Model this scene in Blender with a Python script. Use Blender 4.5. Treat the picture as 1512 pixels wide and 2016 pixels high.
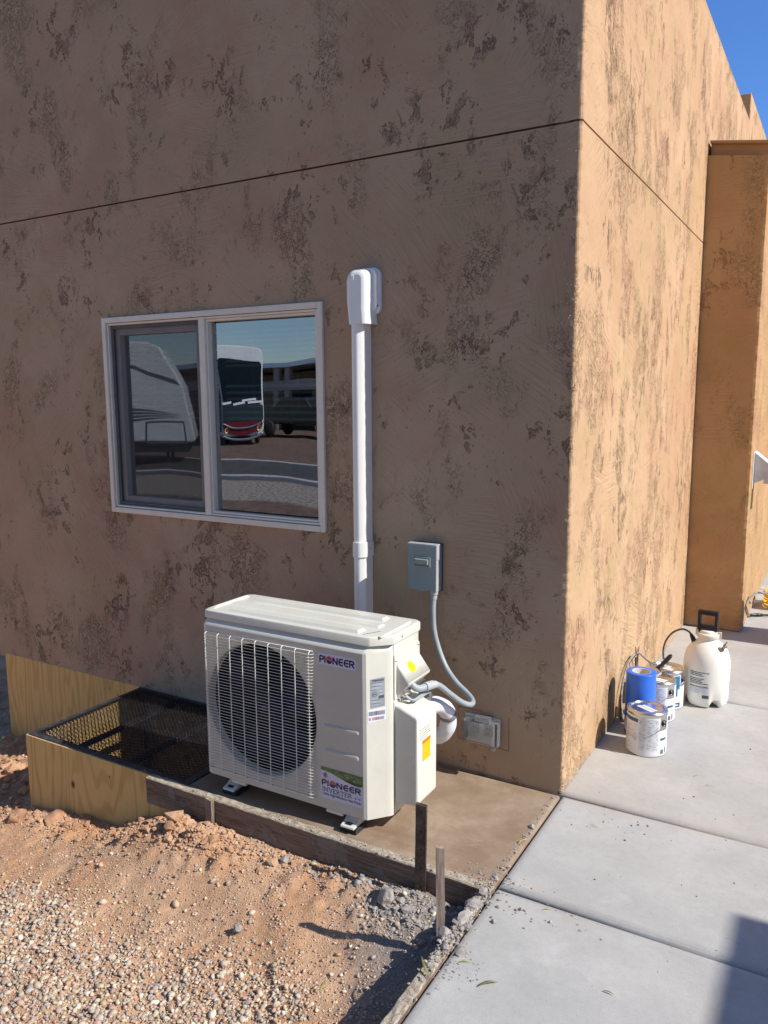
import bpy, math, random, bmesh
import numpy as np
from mathutils import Vector, Matrix, noise as mnoise

random.seed(7)
rng = np.random.default_rng(11)
S = bpy.context.scene
for o in list(bpy.data.objects):
    bpy.data.objects.remove(o)
COL = S.collection

# ------------------------------------------------------------------ camera
cam_d = bpy.data.cameras.new('camera')
cam = bpy.data.objects.new('camera', cam_d)
COL.objects.link(cam)
S.camera = cam
cam_d.sensor_fit = 'HORIZONTAL'
cam_d.sensor_width = 36.0
cam_d.lens = 1556.7182 / 1512 * 36.0
cam_d.clip_start = 0.05
cam_d.clip_end = 2000
_R = Matrix(((0.8641948, -0.06900584, 0.49840298),
             (0.50312809, 0.12920041, -0.85449949),
             (-0.00542842, 0.98921456, 0.1463731)))
cam.matrix_world = Matrix.Translation((0.83684, -2.76564, 1.50081)) @ _R.to_4x4()

# ------------------------------------------------------------------ light
SUN_EL = math.radians(40.0)
SUN_AZ = math.radians(3.4)            # from +X towards +Y
sd = Vector((math.cos(SUN_EL) * math.cos(SUN_AZ), math.cos(SUN_EL) * math.sin(SUN_AZ), math.sin(SUN_EL)))
sun_d = bpy.data.lights.new('sun', 'SUN')
sun_d.energy = 4.8
sun_d.angle = math.radians(0.53)
sun_d.color = (1.0, 0.955, 0.89)
sun = bpy.data.objects.new('sun', sun_d)
sun.rotation_euler = sd.to_track_quat('Z', 'Y').to_euler()
COL.objects.link(sun)
W = bpy.data.worlds.new('World')
S.world = W
W.use_nodes = True
nt = W.node_tree
sky = nt.nodes.new('ShaderNodeTexSky')
sky.sky_type = 'NISHITA'
sky.sun_disc = False
sky.sun_elevation = SUN_EL
sky.sun_rotation = math.radians(90) - SUN_AZ
sky.air_density = 1.15
sky.dust_density = 0.25
sky.ozone_density = 2.2
sky.altitude = 700
bg = nt.nodes['Background']
bg.inputs['Strength'].default_value = 0.075
_tint = nt.nodes.new('ShaderNodeMix'); _tint.data_type = 'RGBA'; _tint.blend_type = 'MULTIPLY'; _tint.inputs[0].default_value = 1
_tc = nt.nodes.new('ShaderNodeTexCoord'); _sx = nt.nodes.new('ShaderNodeSeparateXYZ'); nt.links.new(_tc.outputs['Generated'], _sx.inputs[0])
_mr = nt.nodes.new('ShaderNodeMapRange'); _mr.interpolation_type = 'SMOOTHSTEP'; nt.links.new(_sx.outputs['Y'], _mr.inputs[0])
_mr.inputs[1].default_value = -.15; _mr.inputs[2].default_value = .65
_tm = nt.nodes.new('ShaderNodeMix'); _tm.data_type = 'RGBA'; nt.links.new(_mr.outputs[0], _tm.inputs[0])
_tm.inputs[6].default_value = (.87, 1.0, 1.22, 1)        # paler desert sky to the south
_tm.inputs[7].default_value = (.78, 1.26, 2.0, 1)        # deep blue away from it
nt.links.new(_tm.outputs[2], _tint.inputs[7])
nt.links.new(sky.outputs[0], _tint.inputs[6])
nt.links.new(_tint.outputs[2], bg.inputs['Color'])
S.view_settings.view_transform = 'Standard'
S.view_settings.look = 'None'
S.view_settings.gamma = 1.0
S.view_settings.exposure = 0.24
S.cycles.max_bounces = 10
S.cycles.transparent_max_bounces = 24

# ------------------------------------------------------------------ material helpers
class T:
    """small node writer"""
    def __init__(s, name):
        s.m = bpy.data.materials.new(name)
        s.m.use_nodes = True
        s.t = s.m.node_tree
        s.b = s.t.nodes['Principled BSDF']
        s._p = None
    def n(s, typ, **kw):
        nd = s.t.nodes.new(typ)
        for k, v in kw.items():
            setattr(nd, k, v)
        return nd
    def l(s, a, b):
        s.t.links.new(a, b)
    def setv(s, inp, v):
        if isinstance(v, bpy.types.NodeSocket):
            s.l(v, inp)
        else:
            if isinstance(v, (tuple, list)) and len(v) == 3 and inp.type == 'RGBA':
                v = tuple(v) + (1,)
            inp.default_value = v
    def obj(s):
        if s._p is None:
            s._p = s.n('ShaderNodeTexCoord').outputs['Object']
        return s._p
    def pos(s):
        return s.n('ShaderNodeNewGeometry').outputs['Position']
    def map(s, vec, scale=(1, 1, 1), rot=(0, 0, 0), loc=(0, 0, 0)):
        m = s.n('ShaderNodeMapping')
        s.l(vec, m.inputs['Vector'])
        m.inputs['Scale'].default_value = scale
        m.inputs['Rotation'].default_value = rot
        m.inputs['Location'].default_value = loc
        return m.outputs[0]
    def noise(s, vec, scale=5, detail=4, rough=.55, dist=0, out=0):
        m = s.n('ShaderNodeTexNoise')
        s.l(vec, m.inputs['Vector'])
        m.inputs['Scale'].default_value = scale
        m.inputs['Detail'].default_value = detail
        m.inputs['Roughness'].default_value = rough
        m.inputs['Distortion'].default_value = dist
        return m.outputs[out]
    def vor(s, vec, scale=5, feature='F1', out='Distance', rnd=1.0):
        m = s.n('ShaderNodeTexVoronoi', feature=feature)
        s.l(vec, m.inputs['Vector'])
        m.inputs['Scale'].default_value = scale
        m.inputs['Randomness'].default_value = rnd
        return m.outputs[out]
    def ramp(s, f, *stops):
        m = s.n('ShaderNodeValToRGB')
        s.l(f, m.inputs[0])
        e = m.color_ramp.elements
        while len(e) < len(stops):
            e.new(.5)
        for i, (p, c) in enumerate(stops):
            e[i].position = p
            e[i].color = (c, c, c, 1) if isinstance(c, (int, float)) else tuple(c) + (1,)
        return m.outputs[0]
    def sm(s, f, a, b):
        m = s.n('ShaderNodeMapRange')
        m.interpolation_type = 'SMOOTHSTEP'
        s.l(f, m.inputs[0])
        m.inputs[1].default_value = a
        m.inputs[2].default_value = b
        return m.outputs[0]
    def mix(s, f, a, b, mode='MIX'):
        m = s.n('ShaderNodeMix', data_type='RGBA', blend_type=mode)
        s.setv(m.inputs[0], f)
        s.setv(m.inputs[6], a)
        s.setv(m.inputs[7], b)
        return m.outputs[2]
    def math(s, op, a, b=0.0, c=0.0):
        m = s.n('ShaderNodeMath', operation=op)
        s.setv(m.inputs[0], a)
        s.setv(m.inputs[1], b)
        s.setv(m.inputs[2], c)
        return m.outputs[0]
    def sep(s, v):
        m = s.n('ShaderNodeSeparateXYZ')
        s.l(v, m.inputs[0])
        return m.outputs
    def comb(s, x, y, z):
        m = s.n('ShaderNodeCombineXYZ')
        for i, v in enumerate((x, y, z)):
            s.setv(m.inputs[i], v)
        return m.outputs[0]
    def bump(s, h, dist=.002, strength=1.0, normal=None):
        m = s.n('ShaderNodeBump')
        s.l(h, m.inputs['Height'])
        m.inputs['Distance'].default_value = dist
        m.inputs['Strength'].default_value = strength
        if normal is not None:
            s.l(normal, m.inputs['Normal'])
        s.l(m.outputs[0], s.b.inputs['Normal'])
        return m.outputs[0]
    def set(s, **kw):
        for k, v in kw.items():
            s.setv(s.b.inputs[{'color': 'Base Color', 'rough': 'Roughness', 'metal': 'Metallic', 'spec': 'Specular IOR Level',
                               'trans': 'Transmission Weight', 'coat': 'Coat Weight', 'alpha': 'Alpha', 'ior': 'IOR',
                               'sss': 'Subsurface Weight', 'sheen': 'Sheen Weight'}[k]], v)
        return s.m


def simple(name, col, rough=.5, metal=0.0, var=.12, scale=14, bump=0.0, bscale=60, spec=.5, dirt=0.0, dirtcol=(.25, .2, .15), coat=0.0, stretch=(1, 1, 1)):
    t = T(name)
    v = t.map(t.obj(), stretch)
    n1 = t.noise(v, scale, 5, .6)
    c = t.mix(t.sm(n1, .3, .7), [x * (1 - var) for x in col], [min(1, x * (1 + var)) for x in col])
    if dirt:
        n2 = t.noise(v, scale * 2.3, 8, .72, .4)
        c = t.mix(t.math('MULTIPLY', t.sm(n2, .52, .72), dirt), c, dirtcol)
    r = t.math('ADD', t.math('MULTIPLY', t.noise(v, scale * 1.7, 4), .25), rough - .12)
    t.set(color=c, rough=r, metal=metal, spec=spec, coat=coat)
    if bump:
        t.bump(t.noise(v, bscale, 6, .6), bump)
    return t.m


def stucco(name, axis, base=(.49, .336, .222), seed=0.0, pitamt=1.0, col=.31, bd=.011):
    """skip-trowel stucco: smooth troweled skin, comb scratches, torn pits"""
    t = T(name)
    p = t.map(t.pos(), loc=(seed, seed * 1.7, seed * .6))
    warp = t.noise(p, 3.0, 3, .5, out=1)
    pw = t.n('ShaderNodeVectorMath', operation='MULTIPLY_ADD')
    t.l(warp, pw.inputs[0]); pw.inputs[1].default_value = (.10, .10, .10); t.l(p, pw.inputs[2])
    pwv = pw.outputs[0]
    # trowel directions: one per patch
    ang = t.math('MULTIPLY', t.sep(t.vor(pwv, 2.6, out='Color'))[0], 6.28)
    vr = t.n('ShaderNodeVectorRotate', rotation_type='AXIS_ANGLE')
    t.l(p, vr.inputs['Vector'])
    vr.inputs['Axis'].default_value = (0, 1, 0) if axis == 'y' else (1, 0, 0)
    t.l(ang, vr.inputs['Angle'])
    st = (6, 6, 80)
    scr = t.noise(t.map(vr.outputs[0], st), 1.0, 3, .6)
    scrmask = t.sm(t.noise(p, 2.1, 3, .6), .36, .58)
    # torn pits, drawn out vertically
    big = t.sm(t.noise(t.map(p, (1, 1, .85)), 3.1, 5, .68, .1), .50, .61)
    low = t.math('MULTIPLY', t.math('SUBTRACT', t.noise(t.map(p, loc=(3, 1, 7)), 1.6, 3, .6), .5), .16)
    pn = t.math('ADD', t.noise(t.map(pwv, (1, 1, .72 if axis == 'y' else .42)), 13.0, 10, .78, .1), low)
    pits = t.sm(pn, .562, .580)
    rim = t.math('MULTIPLY', t.sm(pn, .552, .568), t.math('SUBTRACT', 1.0, t.sm(pn, .568, .592)))
    rim = t.math('MULTIPLY', rim, big)
    pits = t.math('MULTIPLY', pits, big)
    fn = t.noise(t.map(pwv, (1, 1, .8 if axis == 'y' else .5)), 44.0, 5, .64, .35)
    sp = t.math('MULTIPLY', t.sm(t.noise(t.map(p, (1, 1, .7)), 95.0, 3, .6, .3), .665, .70), t.sm(t.noise(p, 5.0, 3, .6), .40, .6))
    fline = t.math('SUBTRACT', 1.0, t.sm(t.math('ABSOLUTE', t.math('SUBTRACT', fn, .5)), .004, .016))
    fmask = t.sm(t.noise(t.map(p, (1, 1, .6)), 3.6, 5, .65), *((.51, .66) if axis == 'y' else (.50, .62)))
    fine = t.math('MAXIMUM', t.math('MULTIPLY', t.sm(fn, .58, .63), .8), t.math('MULTIPLY', fline, .75))
    fine = t.math('MULTIPLY', t.math('MULTIPLY', fine, fmask), .8)
    holes = t.math('MAXIMUM', t.math('MAXIMUM', pits, fine), sp)
    holes = t.math('MULTIPLY', holes, pitamt)
    grain = t.noise(p, 240, 4, .6)
    wave = t.noise(p, 9, 3, .5)
    h = t.math('MULTIPLY', t.math('MULTIPLY', scr, scrmask), .55)
    h = t.math('ADD', h, t.math('MULTIPLY', grain, .10))
    h = t.math('ADD', h, t.math('MULTIPLY', wave, .55))
    rug = t.math('MULTIPLY', t.math('MULTIPLY', grain, holes), .7)
    h = t.math('ADD', h, rug)
    h = t.math('SUBTRACT', h, t.math('MULTIPLY', holes, 1.0))
    c = t.mix(t.sm(t.noise(p, 1.3, 4, .55), .35, .65), [x * .93 for x in base], [base[0] * 1.02, base[1] * 1.06, base[2] * 1.1])
    c = t.mix(t.math('MULTIPLY', t.sm(t.noise(t.map(p, loc=(5, 3, 9)), 2.2, 5, .6), .48, .64), .7), c, (base[0] * .9, base[1] * .82, base[2] * .85))
    c = t.mix(t.math('MULTIPLY', t.sm(t.noise(t.map(p, loc=(15, 13, 9)), 2.7, 5, .6), .50, .68), .6), c, (base[0] * .82, base[1] * .92, base[2] * .8))
    c = t.mix(t.math('MULTIPLY', t.math('MULTIPLY', t.sm(scr, .5, .68), scrmask), .22), c, [x * .7 for x in base])
    c = t.mix(t.math('MULTIPLY', holes, col), c, [base[0] * .42, base[1] * .42, base[2] * .44])  # pits darkened in colour, standing in for shade in the recesses
    c = t.mix(t.math('MULTIPLY', t.math('MULTIPLY', fline, fmask), .55), c, [base[0] * .35, base[1] * .32, base[2] * .32])  # crack lines carry the small edge shadows as dark colour
    c = t.mix(t.math('MULTIPLY', rim, .62 * pitamt), c, [base[0] * .26, base[1] * .25, base[2] * .25])  # pit edges darkened as painted ledge shadow
    # splash dust at the foot of the wall
    z = t.sep(t.pos())[2]
    foot = t.math('MULTIPLY', t.math('SUBTRACT', 1.0, t.sm(t.math('ADD', z, t.math('MULTIPLY', wave, .06)), .03, .09)), .45)
    c = t.mix(foot, c, (.42, .34, .26))
    t.set(color=c, rough=.88, spec=.25)
    t.bump(h, bd)
    return t.m


def plywood(name, knots=()):
    t = T(name)
    p = t.pos()
    v = t.map(p, (1, 1, .16))
    f = t.noise(v, 5.0, 2, .4, .15)
    g = t.math('MULTIPLY', f, 26.0)
    for (kx, ky, kz) in knots:
        d = t.n('ShaderNodeVectorMath', operation='DISTANCE')
        t.l(t.map(p, (1, 1, .62), loc=(-kx, -ky, -kz * .62)), d.inputs[0]); d.inputs[1].default_value = (0, 0, 0)
        k = t.math('DIVIDE', .035, t.math('ADD', d.outputs['Value'], .008))
        g = t.math('ADD', g, k)
    ring = t.math('SINE', t.math('MULTIPLY', g, 3.4))
    ring = t.sm(ring, -.1, 1.0)
    fib = t.noise(t.map(p, (1, 1, .03)), 260, 3, .6)
    c = t.mix(t.math('MULTIPLY', ring, .55), (.73, .49, .19), (.47, .275, .085))
    c = t.mix(t.math('MULTIPLY', t.sm(fib, .45, .75), .3), c, (.30, .17, .06))
    c = t.mix(t.math('MULTIPLY', t.sm(t.noise(p, 2.5, 4), .4, .7), .4), c, (.68, .46, .19))
    for (kx, ky, kz) in knots:
        d = t.n('ShaderNodeVectorMath', operation='DISTANCE')
        t.l(t.map(p, (1, 1, .62), loc=(-kx, -ky, -kz * .62)), d.inputs[0]); d.inputs[1].default_value = (0, 0, 0)
        c = t.mix(t.math('SUBTRACT', 1.0, t.sm(d.outputs['Value'], .004, .017)), c, (.11, .05, .02))
    sp = t.vor(t.map(p, (1, 1, .7)), 9.0)
    c = t.mix(t.math('SUBTRACT', 1.0, t.sm(sp, .025, .045)), c, (.10, .05, .02))
    # mud line near the soil
    t.set(color=c, rough=.72, spec=.3)
    t.bump(t.math('ADD', fib, t.math('MULTIPLY', ring, .4)), .0006)
    return t.m


def old_board(name, axis='x', crust=.5):
    """weathered form board with cement crust"""
    t = T(name)
    p = t.pos()
    sc = (.05, 1, 1) if axis == 'x' else (1, .05, 1)
    fib = t.noise(t.map(p, sc), 150, 5, .65, .3)
    f2 = t.noise(t.map(p, [x * 1 if x == 1 else .12 for x in sc]), 26, 3, .5, .6)
    c = t.mix(t.sm(fib, .3, .7), (.12, .08, .06), (.30, .215, .155))
    c = t.mix(t.math('MULTIPLY', t.sm(f2, .45, .65), .5), c, (.29, .21, .15))
    n = t.noise(p, 9, 8, .68, .3)
    z = t.sep(p)[2]
    gro = t.noise(p, 55, 5, .7)
    ce = t.sm(n, .52, .56)
    top = t.sm(t.math('ADD', z, t.math('MULTIPLY', t.noise(p, 30, 5, .7), .02)), .004, .010)
    c = t.mix(t.math('MULTIPLY', ce, crust), c, t.mix(gro, (.20, .175, .15), (.33, .29, .25)))
    c = t.mix(t.math('MULTIPLY', top, .8), c, t.mix(t.sm(gro, .35, .65), (.36, .29, .20), (.56, .50, .40)))
    sp = t.sm(t.noise(p, 70, 6, .75, .5), .66, .70)
    c = t.mix(sp, c, (.55, .52, .46))
    t.set(color=c, rough=.9, spec=.2)
    h = t.math('ADD', t.math('MULTIPLY', fib, .6), t.math('MULTIPLY', t.math('MULTIPLY', ce, gro), 1.2))
    h = t.math('ADD', h, t.math('MULTIPLY', sp, .6))
    t.bump(h, .0030)
    return t.m


def concrete(name, ca, cb, stain=(.3, .25, .2), stainamt=.3, scale=3.0, b=.0010):
    t = T(name)
    p = t.pos()
    n1 = t.noise(p, scale, 6, .62, .2)
    n2 = t.noise(p, 42, 6, .7)
    n3 = t.noise(p, 340, 3, .75)
    c = t.mix(t.sm(n1, .3, .7), ca, cb)
    c = t.mix(t.math('MULTIPLY', t.sm(n2, .42, .72), .22), c, [x * .72 for x in ca])
    c = t.mix(t.math('MULTIPLY', t.sm(n3, .5, .75), .5), c, [x * .62 for x in ca])
    c = t.mix(t.math('MULTIPLY', t.sm(t.noise(t.map(p, (1, 1, 1), loc=(3, 8, 1)), 520, 2, .5), .66, .74), .7), c, [min(1, x * 1.35) for x in cb])
    st = t.noise(t.map(p, (.5, 1.5, 1), rot=(0, 0, .4), loc=(7, 2, 0)), 1.5, 6, .6, .4)
    c = t.mix(t.math('MULTIPLY', t.sm(st, .52, .72), stainamt), c, stain)
    wh = t.noise(t.map(p, loc=(1, 5, 0)), 4.5, 8, .7, .6)
    c = t.mix(t.math('MULTIPLY', t.sm(wh, .56, .7), .35), c, [min(1, x * 1.22) for x in cb])
    t.set(color=c, rough=.86, spec=.3)
    br = t.noise(t.map(p, (5, 260, 1)), 1.0, 3, .6)
    h = t.math('ADD', t.math('MULTIPLY', n2, .6), t.math('MULTIPLY', n3, .75))
    h = t.math('ADD', h, t.math('MULTIPLY', br, .5))
    t.bump(h, b * 1.5)
    return t.m

# palette
m_stucco = stucco('stucco_shaded_side', 'y', seed=0.0)  # darker copy of the house stucco, its weaker light put into the colour
m_stucco_x = stucco('stucco_long_side', 'x', seed=4.3, pitamt=.9, col=.07, bd=.016, base=(.57, .365, .205))  # brighter copy of the same stucco for the wall in sun
m_ply = plywood('plywood', knots=((-1.958, -.665, -.164),))
m_ply_edge = simple('plywood_edge', (.62, .45, .22), .75, var=.2, scale=60, stretch=(1, 1, 6))
m_board = old_board('form_board_x', 'x', .55)
m_board_y = old_board('form_board_y', 'y', .75)
m_walk = concrete('sidewalk_concrete', (.425, .413, .385), (.52, .505, .47), stain=(.47, .395, .325), stainamt=.5)
m_pad = concrete('pad_concrete', (.27, .185, .12), (.43, .33, .235), stain=(.22, .135, .08), stainamt=.75, scale=4.0)
m_white = simple('white_vinyl', (.80, .80, .80), .32, var=.03, bump=.0003)
m_duct = simple('white_duct_plastic', (.88, .87, .84), .22, var=.02, spec=.6, coat=.25)
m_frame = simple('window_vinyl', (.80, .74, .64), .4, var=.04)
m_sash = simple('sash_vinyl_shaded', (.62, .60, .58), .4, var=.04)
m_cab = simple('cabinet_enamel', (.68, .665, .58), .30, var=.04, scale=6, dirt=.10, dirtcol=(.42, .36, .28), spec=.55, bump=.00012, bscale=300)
m_cabd = simple('cabinet_enamel_shaded', (.53, .52, .46), .34, var=.04, scale=6, dirt=.12, dirtcol=(.38, .32, .25), bump=.00012, bscale=300)  # same enamel as the cabinet, darkened in colour for the shaded front
m_wire = simple('wire_enamel', (.78, .78, .72), .35, var=.03)
m_black = simple('black_plastic', (.008, .008, .009), .4, var=.2)
m_rubber = simple('black_rubber', (.02, .02, .02), .8, var=.3, dirt=.3)
m_fan = simple('fan_blade_blue', (.004, .006, .024), .5, var=.2, spec=.25)
m_dark = simple('dark_interior', (.005, .005, .006), .8, var=.3)
m_fin = simple('coil_fins', (.010, .011, .016), .6, metal=.2, var=.3, scale=200, stretch=(8, 1, .1))
m_screw = simple('screw_steel', (.45, .45, .44), .35, metal=1.0)
m_zinc = simple('zinc_steel', (.62, .62, .60), .3, metal=1.0, var=.15)
m_discbox = simple('grey_paint_steel', (.285, .33, .315), .42, var=.06, scale=9)
m_conduit = simple('grey_conduit_pvc', (.335, .38, .405), .42, var=.06)
m_fit = simple('grey_fitting_plastic', (.42, .43, .44), .45, var=.08)
m_grate = simple('black_grate_steel', (.022, .022, .024), .42, metal=.4, var=.3, dirt=.25, dirtcol=(.30, .25, .2))
m_gframe = simple('grate_frame_steel', (.055, .055, .06), .5, metal=.3, var=.4, scale=30, dirt=.45, dirtcol=(.32, .29, .26))
m_stake = simple('rusty_stake_steel', (.055, .04, .033), .6, metal=.3, var=.45, scale=40, dirt=.35, dirtcol=(.33, .27, .22), bump=.0008, bscale=120)
m_stakew = simple('weathered_stake_wood', (.27, .205, .165), .9, var=.5, scale=90, stretch=(1, 1, .08), dirt=.6, dirtcol=(.42, .37, .32), bump=.002, bscale=150)
m_stk_p = simple('sticker_paper', (.62, .63, .80), .4, var=.03)
m_stk_w = simple('sticker_white', (.80, .80, .86), .4, var=.02)
m_stk_g = simple('sticker_green_leaf', (.10, .17, .055), .4, var=.5, scale=30)
m_stk_gd = simple('sticker_dark_leaf', (.03, .06, .02), .4, var=.4, scale=40)
m_stk_drop = simple('sticker_drop', (.42, .5, .38), .3)
m_navy = simple('print_navy', (.012, .012, .065), .4)
m_navy2 = simple('print_dark', (.035, .03, .075), .4)
m_red = simple('print_red', (.50, .015, .03), .4)
m_redo = simple('print_orange_red', (.62, .10, .05), .4)
m_silver = simple('data_label_silver', (.36, .39, .43), .4, metal=.2, var=.08)
m_ink = simple('print_grey_ink', (.09, .09, .10), .5)
m_inkl = simple('print_light_ink', (.62, .65, .70), .5)
m_yellow = simple('sticker_yellow', (.90, .74, .01), .4, var=.03)
m_orange = simple('sticker_amber', (.88, .50, .01), .4, var=.03)
m_orange2 = simple('print_orange', (.82, .22, .01), .4)
m_room = simple('room_paint', (.35, .33, .30), .9)
m_blind = simple('blind_slat', (.70, .71, .72), .5, var=.03)
m_rock = simple('rubble_concrete', (.34, .31, .28), .95, var=.25, scale=25, bump=.004, bscale=45)
m_rockr = simple('red_rock', (.40, .22, .13), .95, var=.3, scale=22, bump=.005, bscale=40)
m_cap = simple('brown_coping_metal', (.38, .215, .10), .5, var=.15, scale=12, stretch=(.2, 1, 1))
m_tin = simple('tin_lid', (.66, .65, .62), .24, metal=1.0, var=.1)
m_canw = simple('can_label_white', (.76, .76, .78), .45, var=.03)
m_canblue = simple('can_label_blue', (.03, .10, .19), .45)
m_canteal = simple('can_label_teal', (.01, .17, .36), .4, var=.15)
m_tape = simple('blue_masking_tape', (.035, .16, .72), .30, var=.08, spec=.5)
m_core = simple('cardboard_core', (.60, .56, .50), .8)
m_tank = T('milky_poly_tank')
m_tank.set(color=(.86, .84, .76), rough=.38, sss=.35)
m_tank.b.inputs['Subsurface Radius'].default_value = (.06, .05, .035)
m_tank = m_tank.m
m_gasket = simple('cream_plastic', (.74, .66, .52), .4)
m_brass = simple('valve_metal', (.42, .36, .28), .35, metal=1.0)
m_hose = simple('grey_black_hose', (.10, .10, .10), .5, var=.6, scale=120)
m_hose2 = simple('paint_spotted_hose', (.26, .25, .24), .6, var=.6, scale=90, dirt=.5, dirtcol=(.55, .5, .45))
m_bristle = simple('brush_bristles', (.42, .35, .26), .85, var=.3, scale=160, stretch=(8, 8, .4), bump=.001, bscale=200)
m_leaf = simple('dry_leaf', (.20, .21, .07), .7, var=.3, scale=60)
m_leafy = simple('yellow_leaf', (.55, .48, .10), .7, var=.3, scale=60)
m_cordy = simple('yellow_cord_jacket', (.85, .50, .01), .42, var=.06)
m_tan = simple('tan_roll', (.55, .36, .15), .7, var=.2, scale=60)
m_clear = T('clear_polycarbonate')
m_clear.set(color=(.93, .95, .97), rough=.08, trans=.92, ior=1.45)
_w = m_clear.noise(m_clear.obj(), 35, 3)
m_clear.bump(_w, .0015)
m_clear = m_clear.m

# glass: coated pane, reflects the yard and lets a dim room show through
def glass(name, tint, refl):
    t = T(name)
    t.t.nodes.remove(t.b)
    out = [n for n in t.t.nodes if n.type == 'OUTPUT_MATERIAL'][0]
    g = t.n('ShaderNodeBsdfGlossy'); g.inputs['Roughness'].default_value = .004
    g.inputs['Color'].default_value = (.93, .97, 1, 1)
    tr = t.n('ShaderNodeBsdfTransparent'); tr.inputs['Color'].default_value = tuple(tint) + (1,)
    fr = t.n('ShaderNodeFresnel'); fr.inputs['IOR'].default_value = 1.5
    f = t.math('ADD', t.math('MULTIPLY', fr.outputs[0], 1.6), refl)
    mx = t.n('ShaderNodeMixShader')
    t.l(f, mx.inputs[0]); t.l(tr.outputs[0], mx.inputs[1]); t.l(g.outputs[0], mx.inputs[2])
    t.l(mx.outputs[0], out.inputs[0])
    bp = t.n('ShaderNodeBump'); bp.inputs['Distance'].default_value = .0008
    t.l(t.noise(t.obj(), 3.2, 1, .3), bp.inputs['Height'])
    t.l(bp.outputs[0], g.inputs['Normal'])
    return t.m
m_glass = glass('window_glass', (.55, .68, .70), .31)

# insect screen: fine dark mesh, see-through
t = T('insect_screen'); t.t.nodes.remove(t.b)
out = [n for n in t.t.nodes if n.type == 'OUTPUT_MATERIAL'][0]
df = t.n('ShaderNodeBsdfDiffuse'); df.inputs['Color'].default_value = (.06, .055, .055, 1)
tr = t.n('ShaderNodeBsdfTransparent')
mx = t.n('ShaderNodeMixShader'); mx.inputs[0].default_value = .42
t.l(tr.outputs[0], mx.inputs[1]); t.l(df.outputs[0], mx.inputs[2]); t.l(mx.outputs[0], out.inputs[0])
m_screen = t.m

# ------------------------------------------------------------------ object helpers
def tag(o, label=None, cat=None, group=None, kind=None):
    if label: o['label'] = label
    if cat: o['category'] = cat
    if group: o['group'] = group
    if kind: o['kind'] = kind
    return o

def thing(name, loc, label, cat, group=None):
    o = bpy.data.objects.new(name, None)
    COL.objects.link(o)
    o.location = loc
    o.empty_display_size = .1
    return tag(o, label, cat, group)

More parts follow.
